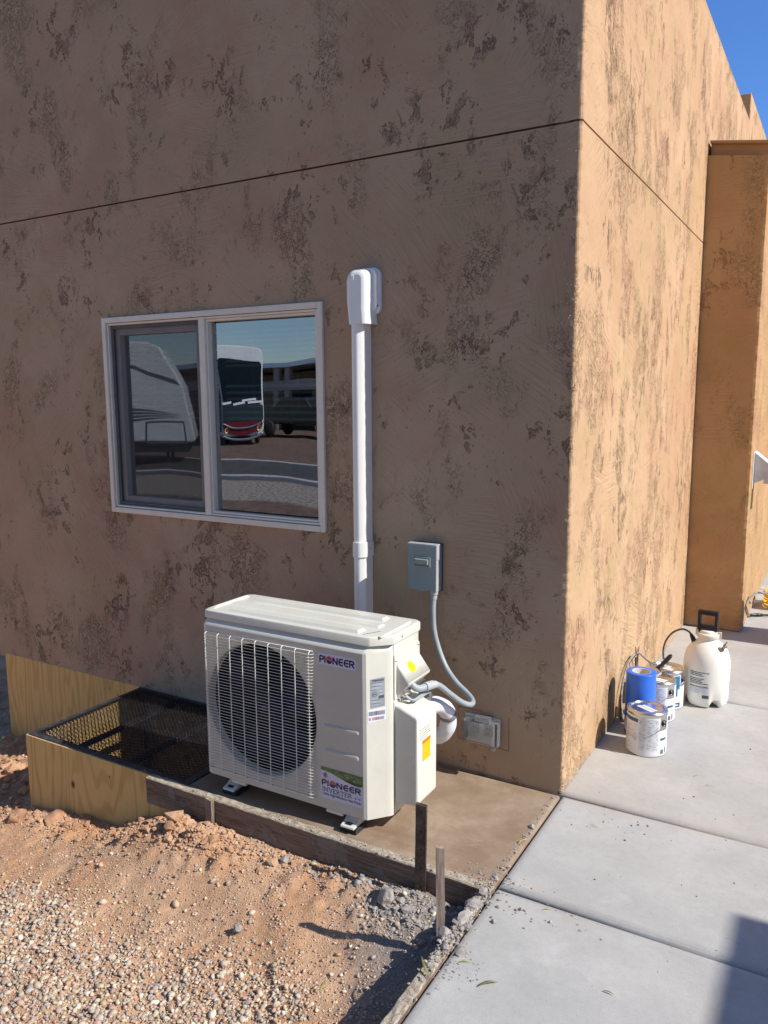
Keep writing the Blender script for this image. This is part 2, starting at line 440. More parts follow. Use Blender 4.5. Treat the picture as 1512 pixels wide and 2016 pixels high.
class MB:
    """collects geometry in world coordinates"""
    def __init__(s):
        s.v = []; s.f = []; s.mi = []; s.sm = []; s.mats = []
    def m(s, mat):
        if mat not in s.mats: s.mats.append(mat)
        return s.mats.index(mat)
    def add(s, vs, fs, mat, smooth=False):
        b = len(s.v); i = s.m(mat)
        s.v += [tuple(v) for v in vs]
        for f in fs:
            s.f.append([b + k for k in f]); s.mi.append(i); s.sm.append(smooth)
        return s
    def box(s, x0, x1, y0, y1, z0, z1, mat, M=None, smooth=False):
        vs = [Vector((x, y, z)) for z in (z0, z1) for y in (y0, y1) for x in (x0, x1)]
        if M is not None: vs = [M @ v for v in vs]
        return s.add(vs, [(0, 2, 3, 1), (4, 5, 7, 6), (0, 1, 5, 4), (2, 6, 7, 3), (0, 4, 6, 2), (1, 3, 7, 5)], mat, smooth)
    def prism(s, poly, a, b, mat, axis='y', smooth=False, M=None):
        """poly: 2D points in the plane across AXIS; a..b along it"""
        n = len(poly)
        def P(p, t):
            if axis == 'y': v = Vector((p[0], t, p[1]))
            elif axis == 'x': v = Vector((t, p[0], p[1]))
            else: v = Vector((p[0], p[1], t))
            return M @ v if M is not None else v
        vs = [P(p, a) for p in poly] + [P(p, b) for p in poly]
        fs = [tuple(range(n)), tuple(range(2 * n - 1, n - 1, -1))]
        fs += [(i, i + n, (i + 1) % n + n, (i + 1) % n) for i in range(n)]
        return s.add(vs, fs, mat, smooth)
    def tube(s, pts, r, mat, n=8, cap=True, closed=False, flat=None):
        pts = [Vector(p) for p in pts]
        vs = []; fs = []
        N = len(pts)
        up = Vector((0, 0, 1))
        prev = None
        for i, p in enumerate(pts):
            if closed: d = pts[(i + 1) % N] - pts[i - 1]
            else: d = pts[min(i + 1, N - 1)] - pts[max(i - 1, 0)]
            d.normalize()
            if prev is None:
                a = d.cross(up)
                if a.length < .1: a = d.cross(Vector((0, 1, 0)))
                a.normalize()
            else:
                a = (prev - d * prev.dot(d)).normalized()
            prev = a
            b = d.cross(a)
            rr = r[i] if isinstance(r, (list, tuple)) else r
            for k in range(n):
                t = 2 * math.pi * k / n
                vs.append(p + a * math.cos(t) * rr + b * math.sin(t) * rr * (flat or 1))
        for i in range(N if closed else N - 1):
            j = (i + 1) % N
            for k in range(n):
                fs.append((i * n + k, i * n + (k + 1) % n, j * n + (k + 1) % n, j * n + k))
        s.add(vs, fs, mat, True)
        if cap and not closed:
            b = len(s.v) - len(vs)
            i = s.m(mat)
            s.f.append([b + k for k in range(n)][::-1]); s.mi.append(i); s.sm.append(False)
            s.f.append([b + (N - 1) * n + k for k in range(n)]); s.mi.append(i); s.sm.append(False)
        return s
    def lathe(s, prof, c, mat, n=40, M=None, smooth=True, cap0=False, cap1=False):
        """prof [(r, z)] round the z axis through c"""
        vs = []; fs = []
        c = Vector(c)
        for (r, z) in prof:
            for k in range(n):
                a = 2 * math.pi * k / n
                v = Vector((r * math.cos(a), r * math.sin(a), z))
                if M is not None: v = M @ v
                vs.append(v + c)
        m = len(prof)
        for i in range(m - 1):
            for k in range(n):
                fs.append((i * n + k, i * n + (k + 1) % n, (i + 1) * n + (k + 1) % n, (i + 1) * n + k))
        if cap0: fs.append(tuple(range(n))[::-1])
        if cap1: fs.append(tuple((m - 1) * n + k for k in range(n)))
        return s.add(vs, fs, mat, smooth)
    def arc(s, c, r, a0, a1, z0, z1, mat, n=None):
        """curved patch on a cylinder; angles in degrees"""
        n = n or max(2, int(abs(a1 - a0) / 4))
        vs = []
        for i in range(n + 1):
            a = math.radians(a0 + (a1 - a0) * i / n)
            for z in (z0, z1):
                vs.append((c[0] + r * math.cos(a), c[1] + r * math.sin(a), c[2] + z))
        return s.add(vs, [(2 * i, 2 * i + 2, 2 * i + 3, 2 * i + 1) for i in range(n)], mat, True)
    def build(s, name, parent=None, bevel=0, seg=2, subsurf=0, autosmooth=False):
        me = bpy.data.meshes.new(name)
        off = Vector(parent_world(parent)) if parent is not None else None
        vs = s.v
        org = Vector((0, 0, 0))
        if off is not None:
            org = off
        me.from_pydata([tuple(Vector(v) - org) for v in vs], [], s.f)
        for m in s.mats: me.materials.append(m)
        me.polygons.foreach_set('material_index', s.mi)
        me.polygons.foreach_set('use_smooth', [True] * len(s.f) if bevel else s.sm)
        me.update()
        o = bpy.data.objects.new(name, me)
        COL.objects.link(o)
        if parent is not None:
            o.parent = parent
        if bevel:
            bm = o.modifiers.new('bevel', 'BEVEL')
            bm.width = bevel; bm.segments = seg; bm.limit_method = 'ANGLE'; bm.angle_limit = math.radians(35)
            bm.harden_normals = True
        if subsurf:
            sb = o.modifiers.new('sub', 'SUBSURF'); sb.levels = subsurf; sb.render_levels = subsurf
        return o

def parent_world(p):
    v = Vector((0, 0, 0))
    while p is not None:
        v += p.location
        p = p.parent
    return v

def fbm(x, y, z=0.0, oct=4, sc=1.0):
    v = 0; a = .5; f = sc
    for _ in range(oct):
        v += a * mnoise.noise(Vector((x * f, y * f, z * f + 3.7 * _)))
        f *= 2.03; a *= .5
    return v

def lerp_table(t, x):
    if x <= t[0][0]: return t[0][1]
    for (a, va), (b, vb) in zip(t, t[1:]):
        if x <= b:
            return va + (vb - va) * (x - a) / (b - a)
    return t[-1][1]

def smooth_path(pts, sub=6):
    pts = [Vector(p) for p in pts]
    out = []
    for i in range(len(pts) - 1):
        p0 = pts[max(i - 1, 0)]; p1 = pts[i]; p2 = pts[i + 1]; p3 = pts[min(i + 2, len(pts) - 1)]
        for k in range(sub):
            t = k / sub
            out.append(.5 * ((2 * p1) + (p2 - p0) * t + (2 * p0 - 5 * p1 + 4 * p2 - p3) * t * t + (-p0 + 3 * p1 - 3 * p2 + p3) * t ** 3))
    out.append(pts[-1])
    return out


# ------------------------------------------------------------------ terrain
BX0, BX1, BY0 = -2.262, -1.300, -.665       # window well box, outer
def ground_z(x, y):
    base = lerp_table([(-9, -.62), (-5, -.60), (-3.4, -.54), (-2.6, -.42), (-2.2, -.345), (-1.95, -.30), (-1.7, -.285), (-1.5, -.19),
                       (-1.36, -.135), (-1.1, -.10), (-.85, -.10), (-.45, -.095), (-.22, -.085), (0, -.105), (.02, -.105), (1.6, -.06), (1.9, -.05), (9, -.05)], x)
    if x < .3 and y < -.7:
        d = -.7 - y
        tgt = lerp_table([(-9, -.62), (-3.4, -.5), (-2.2, -.36), (-1.5, -.27), (-.8, -.215), (-.3, -.17), (-.05, -.15), (.3, -.14)], x)
        w = min(1, d / .42); w = w * w * (3 - 2 * w)
        base = base * (1 - w) + tgt * w
    if y < -2.2 and x < .5:
        w = min(1, (-2.2 - y) / 2.5)
        base = base * (1 - w) + (-.5) * w
    if y < -1.9 and x < -1.5 and y > -2.6:
        pass
    near = 1.0 if (-6 < x < .2 and -4 < y < 1.5) else 0.0
    if near:
        n = fbm(x, y, 0, 4, 2.6) * .030
        lump = max(0, fbm(x, y, 9, 4, 14.0) - .02)
        # clods heaped against the boards and the box
        heap = math.exp(-((y + .80) / .085) ** 2) * (1 if x > -2.3 else 0)
        heap2 = math.exp(-(((x + 1.17) / .17) ** 2 + ((y + .80) / .10) ** 2))
        heap3 = math.exp(-(((x + .22) / .16) ** 2 + ((y + .80) / .09) ** 2))
        n += lump * (.022 + .055 * heap + .075 * heap2)
        n += heap2 * .030 + heap3 * .012
        if x < -2.3: n += lump * .12
        n += fbm(x, y, 5, 2, 60.0) * .006
        # shallow drag furrows running away from the boards
        n += math.sin((x * .8 + y * .5) * 26 + fbm(x, y, 2, 2, 3) * 7) * .0055 * (1 if y < -.85 else 0) * min(1, max(0, (-.85 - y) / .1))
        base += n
    if BX0 + .02 < x < BX1 - .02 and BY0 + .02 < y < .3:
        base = -1.05 + fbm(x, y, 3, 3, 6) * .05
    if -1.31 < x < .0 and -.66 < y < .4:
        base = min(base, -.115)
    if y > .02 and x > -3.40:
        base = min(base, -.35) if x < 0.0 else base
    return base

def axis_vals(segs):
    out = []
    for a, b, st in segs:
        k = max(1, round((b - a) / st))
        out += [a + (b - a) * i / k for i in range(k)]
    out.append(segs[-1][1])
    return out
xs = axis_vals([(-300, -60, 60), (-60, -9, 6), (-9, -4.2, .25), (-4.2, -2.3, .02), (-2.3, 0.0, .012), (0.0, .06, .03), (.06, 4, .5), (4, 20, 4), (20, 300, 70)])
ys = axis_vals([(-300, -40, 65), (-40, -6, 3), (-6, -2.0, .2), (-2.0, -.6, .012), (-.6, .8, .03), (.8, 8, .6), (8, 40, 8), (40, 300, 65)])
vs = np.array([(x, y, ground_z(x, y)) for y in ys for x in xs])
nx, ny = len(xs), len(ys)
idx = np.arange(nx * ny).reshape(ny, nx)
fs = np.stack([idx[:-1, :-1], idx[:-1, 1:], idx[1:, 1:], idx[1:, :-1]], -1).reshape(-1, 4)
def np_mesh(name, verts, faces, mats, smooth=True):
    me = bpy.data.meshes.new(name)
    me.vertices.add(len(verts)); me.vertices.foreach_set('co', verts.astype(np.float32).ravel())
    k = faces.shape[1]
    me.loops.add(faces.size); me.loops.foreach_set('vertex_index', faces.astype(np.int32).ravel())
    me.polygons.add(len(faces))
    me.polygons.foreach_set('loop_start', np.arange(0, faces.size, k, dtype=np.int32))
    me.polygons.foreach_set('loop_total', np.full(len(faces), k, dtype=np.int32))
    me.update(calc_edges=True)
    me.polygons.foreach_set('use_smooth', np.full(len(faces), smooth))
    for m in mats: me.materials.append(m)
    o = bpy.data.objects.new(name, me); COL.objects.link(o)
    return o
t = T('red_desert_soil')
p = t.pos()
n1 = t.noise(p, 3.5, 6, .6, .3); n2 = t.noise(p, 30, 6, .7); n3 = t.noise(p, 160, 5, .7); n4 = t.noise(p, 500, 3, .7)
c = t.mix(t.sm(n1, .35, .65), (.61, .34, .18), (.77, .485, .295))
c = t.mix(t.math('MULTIPLY', t.sm(n2, .4, .7), .5), c, (.46, .23, .125))
c = t.mix(t.math('MULTIPLY', t.sm(n3, .5, .7), .55), c, (.74, .58, .46))
c = t.mix(t.math('MULTIPLY', t.sm(n4, .55, .7), .35), c, (.25, .14, .09))
# grey cement dust where the concrete was poured
d = t.n('ShaderNodeVectorMath', operation='DISTANCE')
t.l(p, d.inputs[0]); d.inputs[1].default_value = (-.10, -.86, -.1)
g = t.math('SUBTRACT', 1.0, t.sm(t.math('ADD', d.outputs['Value'], t.math('MULTIPLY', t.math('SUBTRACT', n1, .5), .5)), .16, .42))
c = t.mix(t.math('MULTIPLY', g, .85), c, t.mix(t.sm(n3, .35, .7), (.24, .215, .19), (.40, .37, .34)))
yy_ = t.math('MULTIPLY', t.sep(p)[1], -1.0)
farm = t.sm(yy_, 4.0, 5.5)
c = t.mix(farm, c, t.mix(t.sm(n1, .4, .6), (.13, .085, .07), (.19, .125, .10)))
gvm = t.math('MULTIPLY', t.sm(yy_, 8.4, 8.7), t.math('SUBTRACT', 1.0, t.sm(yy_, 11.2, 11.4)))
c = t.mix(gvm, c, t.mix(t.sm(t.noise(p, 14, 4, .8), .42, .6), (.12, .10, .085), (.48, .43, .37)))
t.set(color=c, rough=.95, spec=.15)
h = t.math('ADD', t.math('MULTIPLY', n2, .9), t.math('MULTIPLY', n3, .7))
h = t.math('ADD', h, t.math('MULTIPLY', n4, .3))
t.bump(h, .010)
m_soil = t.m
tag(np_mesh('ground', vs, fs, [m_soil]), kind='structure')

# street behind the viewer (seen only in the window)
m_asph = concrete('asphalt', (.055, .055, .058), (.085, .083, .08), stain=(.1, .09, .08), b=.003)
m_curb = concrete('kerb_concrete', (.38, .36, .33), (.5, .48, .45))
mb = MB()
mb.box(-60, 60, -15.1, -11.7, -.56, -.46, m_asph)
tag(mb.build('road'), kind='structure')
for (a, b) in ((-11.7, -11.45), (-15.35, -15.1)):
    mb = MB(); mb.box(-60, 60, a, b, -.58, -.40, m_curb)
    tag(mb.build('kerb', bevel=.02), kind='structure')

# ------------------------------------------------------------------ concrete walk and pad
def slab(x0, x1, y0, y1, z0, z1, mat, r, mb, n=4, crown=0):
    """slab with tooled (rounded) edges along all four sides"""
    def ring(ins, z): return [(x0 + ins, y0 + ins, z), (x1 - ins, y0 + ins, z), (x1 - ins, y1 - ins, z), (x0 + ins, y1 - ins, z)]
    vs = ring(0, z0); 
    rings = [ring(0, z0)]
    for i in range(n + 1):
        a = math.pi / 2 * i / n
        rings.append(ring(r[0] * (1 - math.cos(a)), z1 - r[1] * (1 - math.sin(a))))
    vs = [v for q in rings for v in q]
    fs = []
    for i in range(len(rings) - 1):
        for k in range(4):
            fs.append((i * 4 + k, i * 4 + (k + 1) % 4, (i + 1) * 4 + (k + 1) % 4, (i + 1) * 4 + k))
    L = (len(rings) - 1) * 4
    mb.add(vs, fs, mat, True)
    mb.add(rings[-1], [(0, 1, 2, 3)], mat, False)
mb = MB()
joints = [-4.4, -3.13, -1.93, -.652, -.0015, 1.29, 2.565, 3.85, 5.1, 6.4]
for a, b in zip(joints, joints[1:]):
    slab(.001 if b < .1 else -.030, 1.55, a + .0015, b - .0015, -.115, 0.0, m_walk, (.030, .017), mb)
tag(mb.build('sidewalk'), kind='structure')
mb = MB()
slab(-1.292, -.006, -.650, -.012, -.10, 0.0, m_pad, (.020, .010), mb)
pad = tag(mb.build('equipment_pad'), kind='structure')

# ------------------------------------------------------------------ house
HZ = 3.635
house = thing('house', (-1.7, 2.8, 0), 'tan stucco house with a flat parapet roof and a sliding window above the pad', 'house')
WX0, WX1, WZ0, WZ1 = -2.380, -1.057, .917, 1.885
m_joint_x = simple('joint_shade_sunlit', (.34, .20, .12), .8)  # paler copy for the sunlit wall, groove shade put into the colour
m_joint = simple('joint_shade', (.17, .105, .07), .8)  # groove faces coloured dark in place of the shade inside
def corner_jit(z):
    return mnoise.noise(Vector((z * 42, 1.3, 0))) * .0032 + mnoise.noise(Vector((z * 9, 7.3, 0))) * .003
def wall_mesh(path, zl, mat, name, skip=None, groove=2.41, jit=None):
    """path: [(x, y, nx, ny)] outer skin; zl: z levels"""
    vs = []; fs = []
    for (x, y, nx_, ny_, j) in path:
        for z in zl:
            q = 0
            if abs(z - groove) < .0028: q = -.010
            jj = corner_jit(z) * j
            vs.append((x + nx_ * (q + jj), y + ny_ * (q + jj), z))
    n = len(zl)
    for i in range(len(path) - 1):
        for k in range(n - 1):
            if skip and skip((path[i][0] + path[i + 1][0]) / 2, (path[i][1] + path[i + 1][1]) / 2, (zl[k] + zl[k + 1]) / 2): continue
            fs.append((i * n + k, (i + 1) * n + k, (i + 1) * n + k + 1, i * n + k + 1))
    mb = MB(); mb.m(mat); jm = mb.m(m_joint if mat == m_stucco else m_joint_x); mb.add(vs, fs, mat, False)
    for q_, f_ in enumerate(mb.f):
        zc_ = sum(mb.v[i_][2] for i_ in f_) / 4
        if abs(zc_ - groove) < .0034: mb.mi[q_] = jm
    return mb
def zlevels(z0, z1, st, extra=()):
    k = round((z1 - z0) / st)
    L = [z0 + (z1 - z0) * i / k for i in range(k + 1)]
    g = 2.41
    L = [z for z in L if all(abs(z - e) > .006 for e in extra) and abs(z - g) > .008]
    L += [g - .0036, g - .0024, g + .0024, g + .0036] + list(extra)
    return sorted(L)
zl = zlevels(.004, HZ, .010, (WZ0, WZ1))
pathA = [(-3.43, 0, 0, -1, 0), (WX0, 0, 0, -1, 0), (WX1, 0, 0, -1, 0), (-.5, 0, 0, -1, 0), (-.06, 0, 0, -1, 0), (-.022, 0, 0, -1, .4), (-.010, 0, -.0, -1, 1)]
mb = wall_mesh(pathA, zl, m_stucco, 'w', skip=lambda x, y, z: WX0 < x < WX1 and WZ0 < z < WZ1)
mb.box(-3.43, -.02, .004, .12, -.02, .0035, m_stucco)            # underside of the stucco stop
mb.add([(-3.43, 0, .004), (-3.43, 0, HZ), (-3.43, 5.8, HZ), (-3.43, 5.8, .004)], [(0, 1, 2, 3)], m_stucco)
# stucco patch round the outlet: an incised square outline
for a, b in (((-.437, .128), (-.435, .262)), ((-.435, .262), (-.330, .262)), ((-.219, .258), (-.218, .121)), ((-.218, .121), (-.262, .125)), ((-.437, .128), (-.400, .128))):
    pts = []
    for i in range(9):
        f = i / 8
        pts.append((a[0] + (b[0] - a[0]) * f + mnoise.noise(Vector((f * 9, a[0] * 30, 0))) * .002, .0004, a[1] + (b[1] - a[1]) * f + mnoise.noise(Vector((f * 9, a[1] * 30, 4))) * .002))
    mb.tube(pts, .0013, simple('patch_line', (.14, .065, .03), .9) if not bpy.data.materials.get('patch_line') else bpy.data.materials['patch_line'], n=5)
# white paint splashes near the corner
m_spl = simple('paint_splash', (.72, .62, .50), .7)
for _ in range(60):
    z = rng.choice([2.33, 2.28, 2.0, 1.85, 1.8]) + rng.normal() * .05
    x = -.008 - abs(rng.normal()) * .05
    r = .0008 + abs(rng.normal()) * .0012
    mb.lathe([(0.0, -.0012), (r, -.0006), (r * .9, .0006), (0.0, .0012)], (x, -.0010, z), m_spl, n=6, M=Matrix.Rotation(math.pi / 2, 3, 'X'))
for k in range(16):
    x_ = -.012 - .06 * rng.random(); z_ = 2.455 - .07 * rng.random(); l_ = .01 + .03 * rng.random()
    mb.tube([(x_, -.0008, z_), (x_ - l_, -.0008, z_ - l_ * .35)], .0005, m_spl, n=4)

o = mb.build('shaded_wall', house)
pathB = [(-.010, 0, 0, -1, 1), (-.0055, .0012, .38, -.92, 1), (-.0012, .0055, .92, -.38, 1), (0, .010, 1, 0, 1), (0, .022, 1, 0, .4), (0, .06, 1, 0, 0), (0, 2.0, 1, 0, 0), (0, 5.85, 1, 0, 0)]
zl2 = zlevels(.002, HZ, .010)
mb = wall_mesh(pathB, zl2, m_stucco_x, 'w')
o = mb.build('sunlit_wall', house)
mb = MB()                                                       # roof and parapet tops
mb.box(-3.43, 0, 0.0, .22, HZ - .002, HZ + .012, m_stucco)
mb.box(-.22, 0.0, .22, 5.85, HZ - .002, HZ + .012, m_stucco_x)
mb.box(-3.42, -.22, .22, 5.8, 3.2, 3.3, m_stucco)
mb.box(-3.43, -.22, .20, .22, 3.2, HZ - .003, m_stucco)
mb.build('roof', house)
mb = MB()
mb.box(-1.3, .001, 4.50, 5.85, HZ - .3, 3.862, m_stucco_x)
mb.build('raised_parapet', house, bevel=.008)
mb = MB()                                                       # wing wall that reads as a pillar
zw = 2.92
P = [(.001, 2.57), (.345, 2.57), (.345, 5.85), (.001, 5.85)]
vs = [(x, y, .002) for x, y in P] + [(x, y, zw - (x / .345) * .05) for x, y in P]
nseg = 200
vs = []; fs = []
lev = [.002 + (zw - .002) * i / nseg for i in range(nseg + 1)]
pts = [(.001, 2.57, 0, 0), (.325, 2.57, 0, -.3), (.340, 2.572, .4, -.9), (.345, 2.587, 1, -.2), (.345, 2.62, .4, 0), (.345, 5.85, 0, 0)]
for (x, y, ax, ay) in pts:
    for k, z in enumerate(lev):
        f = z / zw
        j = corner_jit(z + 11) * 1.2
        vs.append((x + ax * j, y + ay * j, z - f * (x / .345) * .05))
n = nseg + 1
for i in range(len(pts) - 1):
    for k in range(nseg):
        fs.append((i * n + k, (i + 1) * n + k, (i + 1) * n + k + 1, i * n + k + 1))
mb.add(vs, fs, stucco('stucco_pillar', 'y', seed=8.1, pitamt=.4, col=.15, base=(.50, .30, .14)), False)  # more orange copy of the stucco, bounced light put into the base colour
mb.add([(.001, 2.57, zw), (.345, 2.575, zw - .05), (.345, 5.85, zw - .05), (.001, 5.85, zw)], [(0, 1, 2, 3)], m_stucco_x)
mb.build('pillar', house)
mb = MB()
zc = zw
Mt = Matrix(((1, 0, 0, 0), (0, 1, 0, 0), (-.145, 0, 1, 0), (0, 0, 0, 1)))
mb.box(.012, .333, 2.60, 5.8, zc + .002, zc + .070, m_cap, Mt)
mb.box(.010, .350, 2.565, 5.82, zc + .070, zc + .085, m_cap, Mt)
mb.build('coping', house, bevel=.002)
mb = MB()                                                       # plywood skirt under the stucco at the low end
mb.box(-3.375, -2.266, .003, .02, -.75, .0, m_ply)
mb.box(-3.388, -3.376, .006, .03, -.75, -.0, m_ply_edge)
mb.build('plywood_skirt', house)
mb = MB()                                                       # stem wall behind everything
mb.box(-3.36, -.03, .03, .2, -.9, 0.0, m_rock)
mb.box(-3.36, -3.2, .2, 5.6, -.9, 0.0, m_rock)
mb.build('footing', house)
# window
win = MB()
def frame_rect(mb, x0, x1, z0, z1, w, y0, y1, mat, wb=None, wt=None):
    wb = w if wb is None else wb; wt = w if wt is None else wt
    mb.box(x0, x0 + w, y0, y1, z0, z1, mat)
    mb.box(x1 - w, x1, y0, y1, z0, z1, mat)
    mb.box(x0 + w, x1 - w, y0, y1, z0, z0 + wb, mat)
    mb.box(x0 + w, x1 - w, y0, y1, z1 - wt, z1, mat)
frame_rect(win, WX0 + .002, WX1 - .002, WZ0 + .002, WZ1 - .002, .026, -.014, .07, m_frame)
frame_rect(win, WX0 + .030, WX1 - .030, WZ0 + .030, WZ1 - .030, .010, -.006, .07, m_frame)
win.box(-1.744, -1.708, -.010, .06, WZ0 + .030, WZ1 - .030, m_frame)
w_ = win.build('window', house, bevel=.0025)
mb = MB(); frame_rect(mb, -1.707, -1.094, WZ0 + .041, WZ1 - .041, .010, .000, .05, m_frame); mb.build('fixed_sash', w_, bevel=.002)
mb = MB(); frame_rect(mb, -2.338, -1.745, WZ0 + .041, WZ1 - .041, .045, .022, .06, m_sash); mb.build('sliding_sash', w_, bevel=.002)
def pane(x0, x1, z0, z1, y, tilt, name, par, bow=.004):
    mb = MB(); nX, nZ = 10, 10
    vs = []; fs = []
    for i in range(nX + 1):
        for k in range(nZ + 1):
            u, v = i / nX, k / nZ
            x = x0 + (x1 - x0) * u; z = z0 + (z1 - z0) * v
            yy = y - tilt * (v - .5) - bow * (1 - (2 * u - 1) ** 2) * (1 - (2 * v - 1) ** 2)
            vs.append((x, yy, z))
    for i in range(nX):
        for k in range(nZ):
            a = i * (nZ + 1) + k
            fs.append((a, a + nZ + 1, a + nZ + 2, a + 1))
    mb.add(vs, fs, m_glass, True)
    return mb.build(name, par)
pane(-1.690, -1.111, WZ0 + .058, WZ1 - .058, .030, .0, 'glass_pane', w_, .0012)
pane(-2.294, -1.789, WZ0 + .085, WZ1 - .085, .052, .0, 'glass_pane', w_, .0008)
mb = MB(); mb.add([(-2.330, .012, WZ0 + .045), (-1.746, .012, WZ0 + .045), (-1.746, .012, WZ1 - .045), (-2.330, .012, WZ1 - .045)], [(0, 1, 2, 3)], m_screen)
frame_rect(mb, -2.336, -1.745, WZ0 + .041, WZ1 - .041, .016, .008, .018, m_ink)
mb.build('insect_screen', w_)
mb = MB()                                                       # half-raised blind behind the glass
for k in range(15):
    z = WZ1 - .07 - k * (.022 if k < 9 else .03)
    for (a, b) in ((-2.33, -1.74), (-1.70, -1.10)):
        mb.box(a, b, .105, .128, z, z + .0015, m_blind, Matrix.Translation((0, .116, z)) @ Matrix.Rotation(.5, 4, 'X') @ Matrix.Translation((0, -.116, -z)))
for x in (-1.52, -1.27, -2.15, -1.9):
    mb.tube([(x, .1, WZ1 - .06), (x, .1, WZ1 - .45)], .001, m_blind, n=4)
mb.box(-2.33, -1.10, .10, .13, WZ1 - .06, WZ1 - .03, m_blind)
mb.build('blind', w_)
mb = MB()
x0, x1, y0, y1, z0, z1 = -3.2, -.6, .13, 2.6, .1, 2.5
V = [(x0, y0, z0), (x1, y0, z0), (x1, y1, z0), (x0, y1, z0), (x0, y0, z1), (x1, y0, z1), (x1, y1, z1), (x0, y1, z1)]
mb.add(V, [(0, 1, 2, 3), (7, 6, 5, 4), (3, 2, 6, 7), (0, 3, 7, 4), (1, 5, 6, 2)], m_room)
mb.box(x0, WX0, .125, .13, z0, z1, m_room); mb.box(WX1, x1, .125, .13, z0, z1, m_room)
mb.box(WX0, WX1, .07, .13, z0, WZ0 + .01, m_room); mb.box(WX0, WX1, .07, .13, WZ1 - .01, z1, m_room)
mb.box(WX0 - .01, WX0, .02, .13, WZ0, WZ1, m_room); mb.box(WX1, WX1 + .01, .02, .13, WZ0, WZ1, m_room)
mb.build('room_interior', w_)

# ------------------------------------------------------------------ boards, box, grate, stakes
def base_tag(mb, name, label, cat, group=None, bevel=0, seg=2):
    """a top-level single-mesh thing with its origin at its base"""
    a = np.array(mb.v); lo = a.min(0); hi = a.max(0)
    org = Vector(((lo[0] + hi[0]) / 2, (lo[1] + hi[1]) / 2, lo[2]))
    o = mb.build(name, None, bevel=bevel, seg=seg)
    o.data.transform(Matrix.Translation(-org))
    o.location = org
    return tag(o, label, cat, group)

def rough_bar(mb, x0, x1, y0, y1, z0, z1, mat, axis='x', st=.02, amp=.0025, seed=0, topamp=None, endtaper=0):
    """a bar whose edges wander a little"""
    topamp = amp if topamp is None else topamp
    L = (x1 - x0) if axis == 'x' else (y1 - y0)
    k = max(2, int(L / st)); vs = []; fs = []
    for i in range(k + 1):
        s_ = i / k
        def J(c, a): return mnoise.noise(Vector((s_ * L * 25, c * 5.1 + seed, seed))) * a
        w = (y0, y1) if axis == 'x' else (x0, x1)
        mid = (w[0] + w[1]) / 2
        ring = [(w[0] + J(1, amp), z0 + J(2, amp)), (w[1] + J(3, amp), z0 + J(4, amp)), (w[1] + J(5, amp), z1 - .003 + J(6, topamp)), (w[1] - .004, z1 + J(7, topamp)),
                (mid, z1 + .001 + J(10, topamp)), (w[0] + .004, z1 + J(8, topamp)), (w[0] + J(9, amp), z1 - .004 + J(8, topamp))]
        for (a, z) in ring:
            vs.append((x0 + L * s_, a, z) if axis == 'x' else (a, y0 + L * s_, z))
    m = 7
    for i in range(k):
        for q in range(m):
            fs.append((i * m + q, i * m + (q + 1) % m, (i + 1) * m + (q + 1) % m, (i + 1) * m + q) if axis == 'y' else (i * m + q, (i + 1) * m + q, (i + 1) * m + (q + 1) % m, i * m + (q + 1) % m))
    fs.append(tuple(range(m)) if axis == 'y' else tuple(range(m))[::-1]); fs.append(tuple(k * m + q for q in range(m)))
    mb.add(vs, fs, mat, False)
mb = MB(); rough_bar(mb, -1.476, -.040, -.692, -.654, -.105, .003, m_board, 'x', seed=2, topamp=.004)
base_tag(mb, 'form_board', 'weathered wooden form board crusted with cement along the front of the pad', 'board')
mb = MB(); rough_bar(mb, -.040, -.004, -3.3, -.660, -.12, .000, m_board_y, 'y', seed=5, topamp=.006)
base_tag(mb, 'form_board', 'pale form board running along the edge of the concrete walk', 'board')

def stake(name, x, y, z0, z1, w, d, mat, label, lean=(0, 0), point=False, rot=0.0, holes=True, group=None):
    mb = MB()
    M = Matrix.Translation((x, y, z0)) @ Matrix.Rotation(lean[0], 4, 'X') @ Matrix.Rotation(lean[1], 4, 'Y') @ Matrix.Rotation(rot, 4, 'Z')
    k = 14; H = z1 - z0; vs = []; fs = []
    for i in range(k + 1):
        z = H * i / k
        j = mnoise.noise(Vector((z * 30, x * 9, 0))) * .0012
        for (a, b) in ((-1, -1), (1, -1), (1, 1), (-1, 1)):
            zz = z
            if i == k and a > 0: zz -= .006
            vs.append(M @ Vector((a * w / 2 + j, b * d / 2 + j, zz)))
    for i in range(k):
        for q in range(4): fs.append((i * 4 + q, i * 4 + (q + 1) % 4, (i + 1) * 4 + (q + 1) % 4, (i + 1) * 4 + q))
    fs.append((k * 4, k * 4 + 1, k * 4 + 2, k * 4 + 3)); fs.append((3, 2, 1, 0))
    mb.add(vs, fs, mat, False)
    if holes:
        for i in range(6):
            z = H * (.25 + .14 * i)
            mb.lathe([(0, -.0008), (.0035, -.0008), (.0035, .0005), (0, .0005)], M @ Vector((w * .1, -d / 2 - .0003, z)), m_dark, n=8, M=Matrix.Rotation(math.pi / 2, 3, 'X'))
            mb.lathe([(0, -.0008), (.003, -.0008), (.003, .0005), (0, .0005)], M @ Vector((w / 2 + .0003, 0, z)), m_dark, n=8, M=Matrix.Rotation(math.pi / 2, 3, 'Y'))
    return base_tag(mb, name, label, 'stake', group)
stake('form_stake', -.239, -.707, -.22, .233, .034, .016, m_stake, 'tall dark steel stake standing against the front form board', rot=.25, lean=(0, .012))
stake('form_stake', -.067, -.900, -.25, .243, .024, .014, m_stakew, 'shorter streaky brown stake next to the board along the walk', rot=.5, lean=(.01, -.01), holes=False)
stake('form_stake', -1.130, -.7035, -.24, .012, .030, .017, m_stakew, 'short stub of a stake nailed flush to the form board near the box', rot=.0, holes=False)

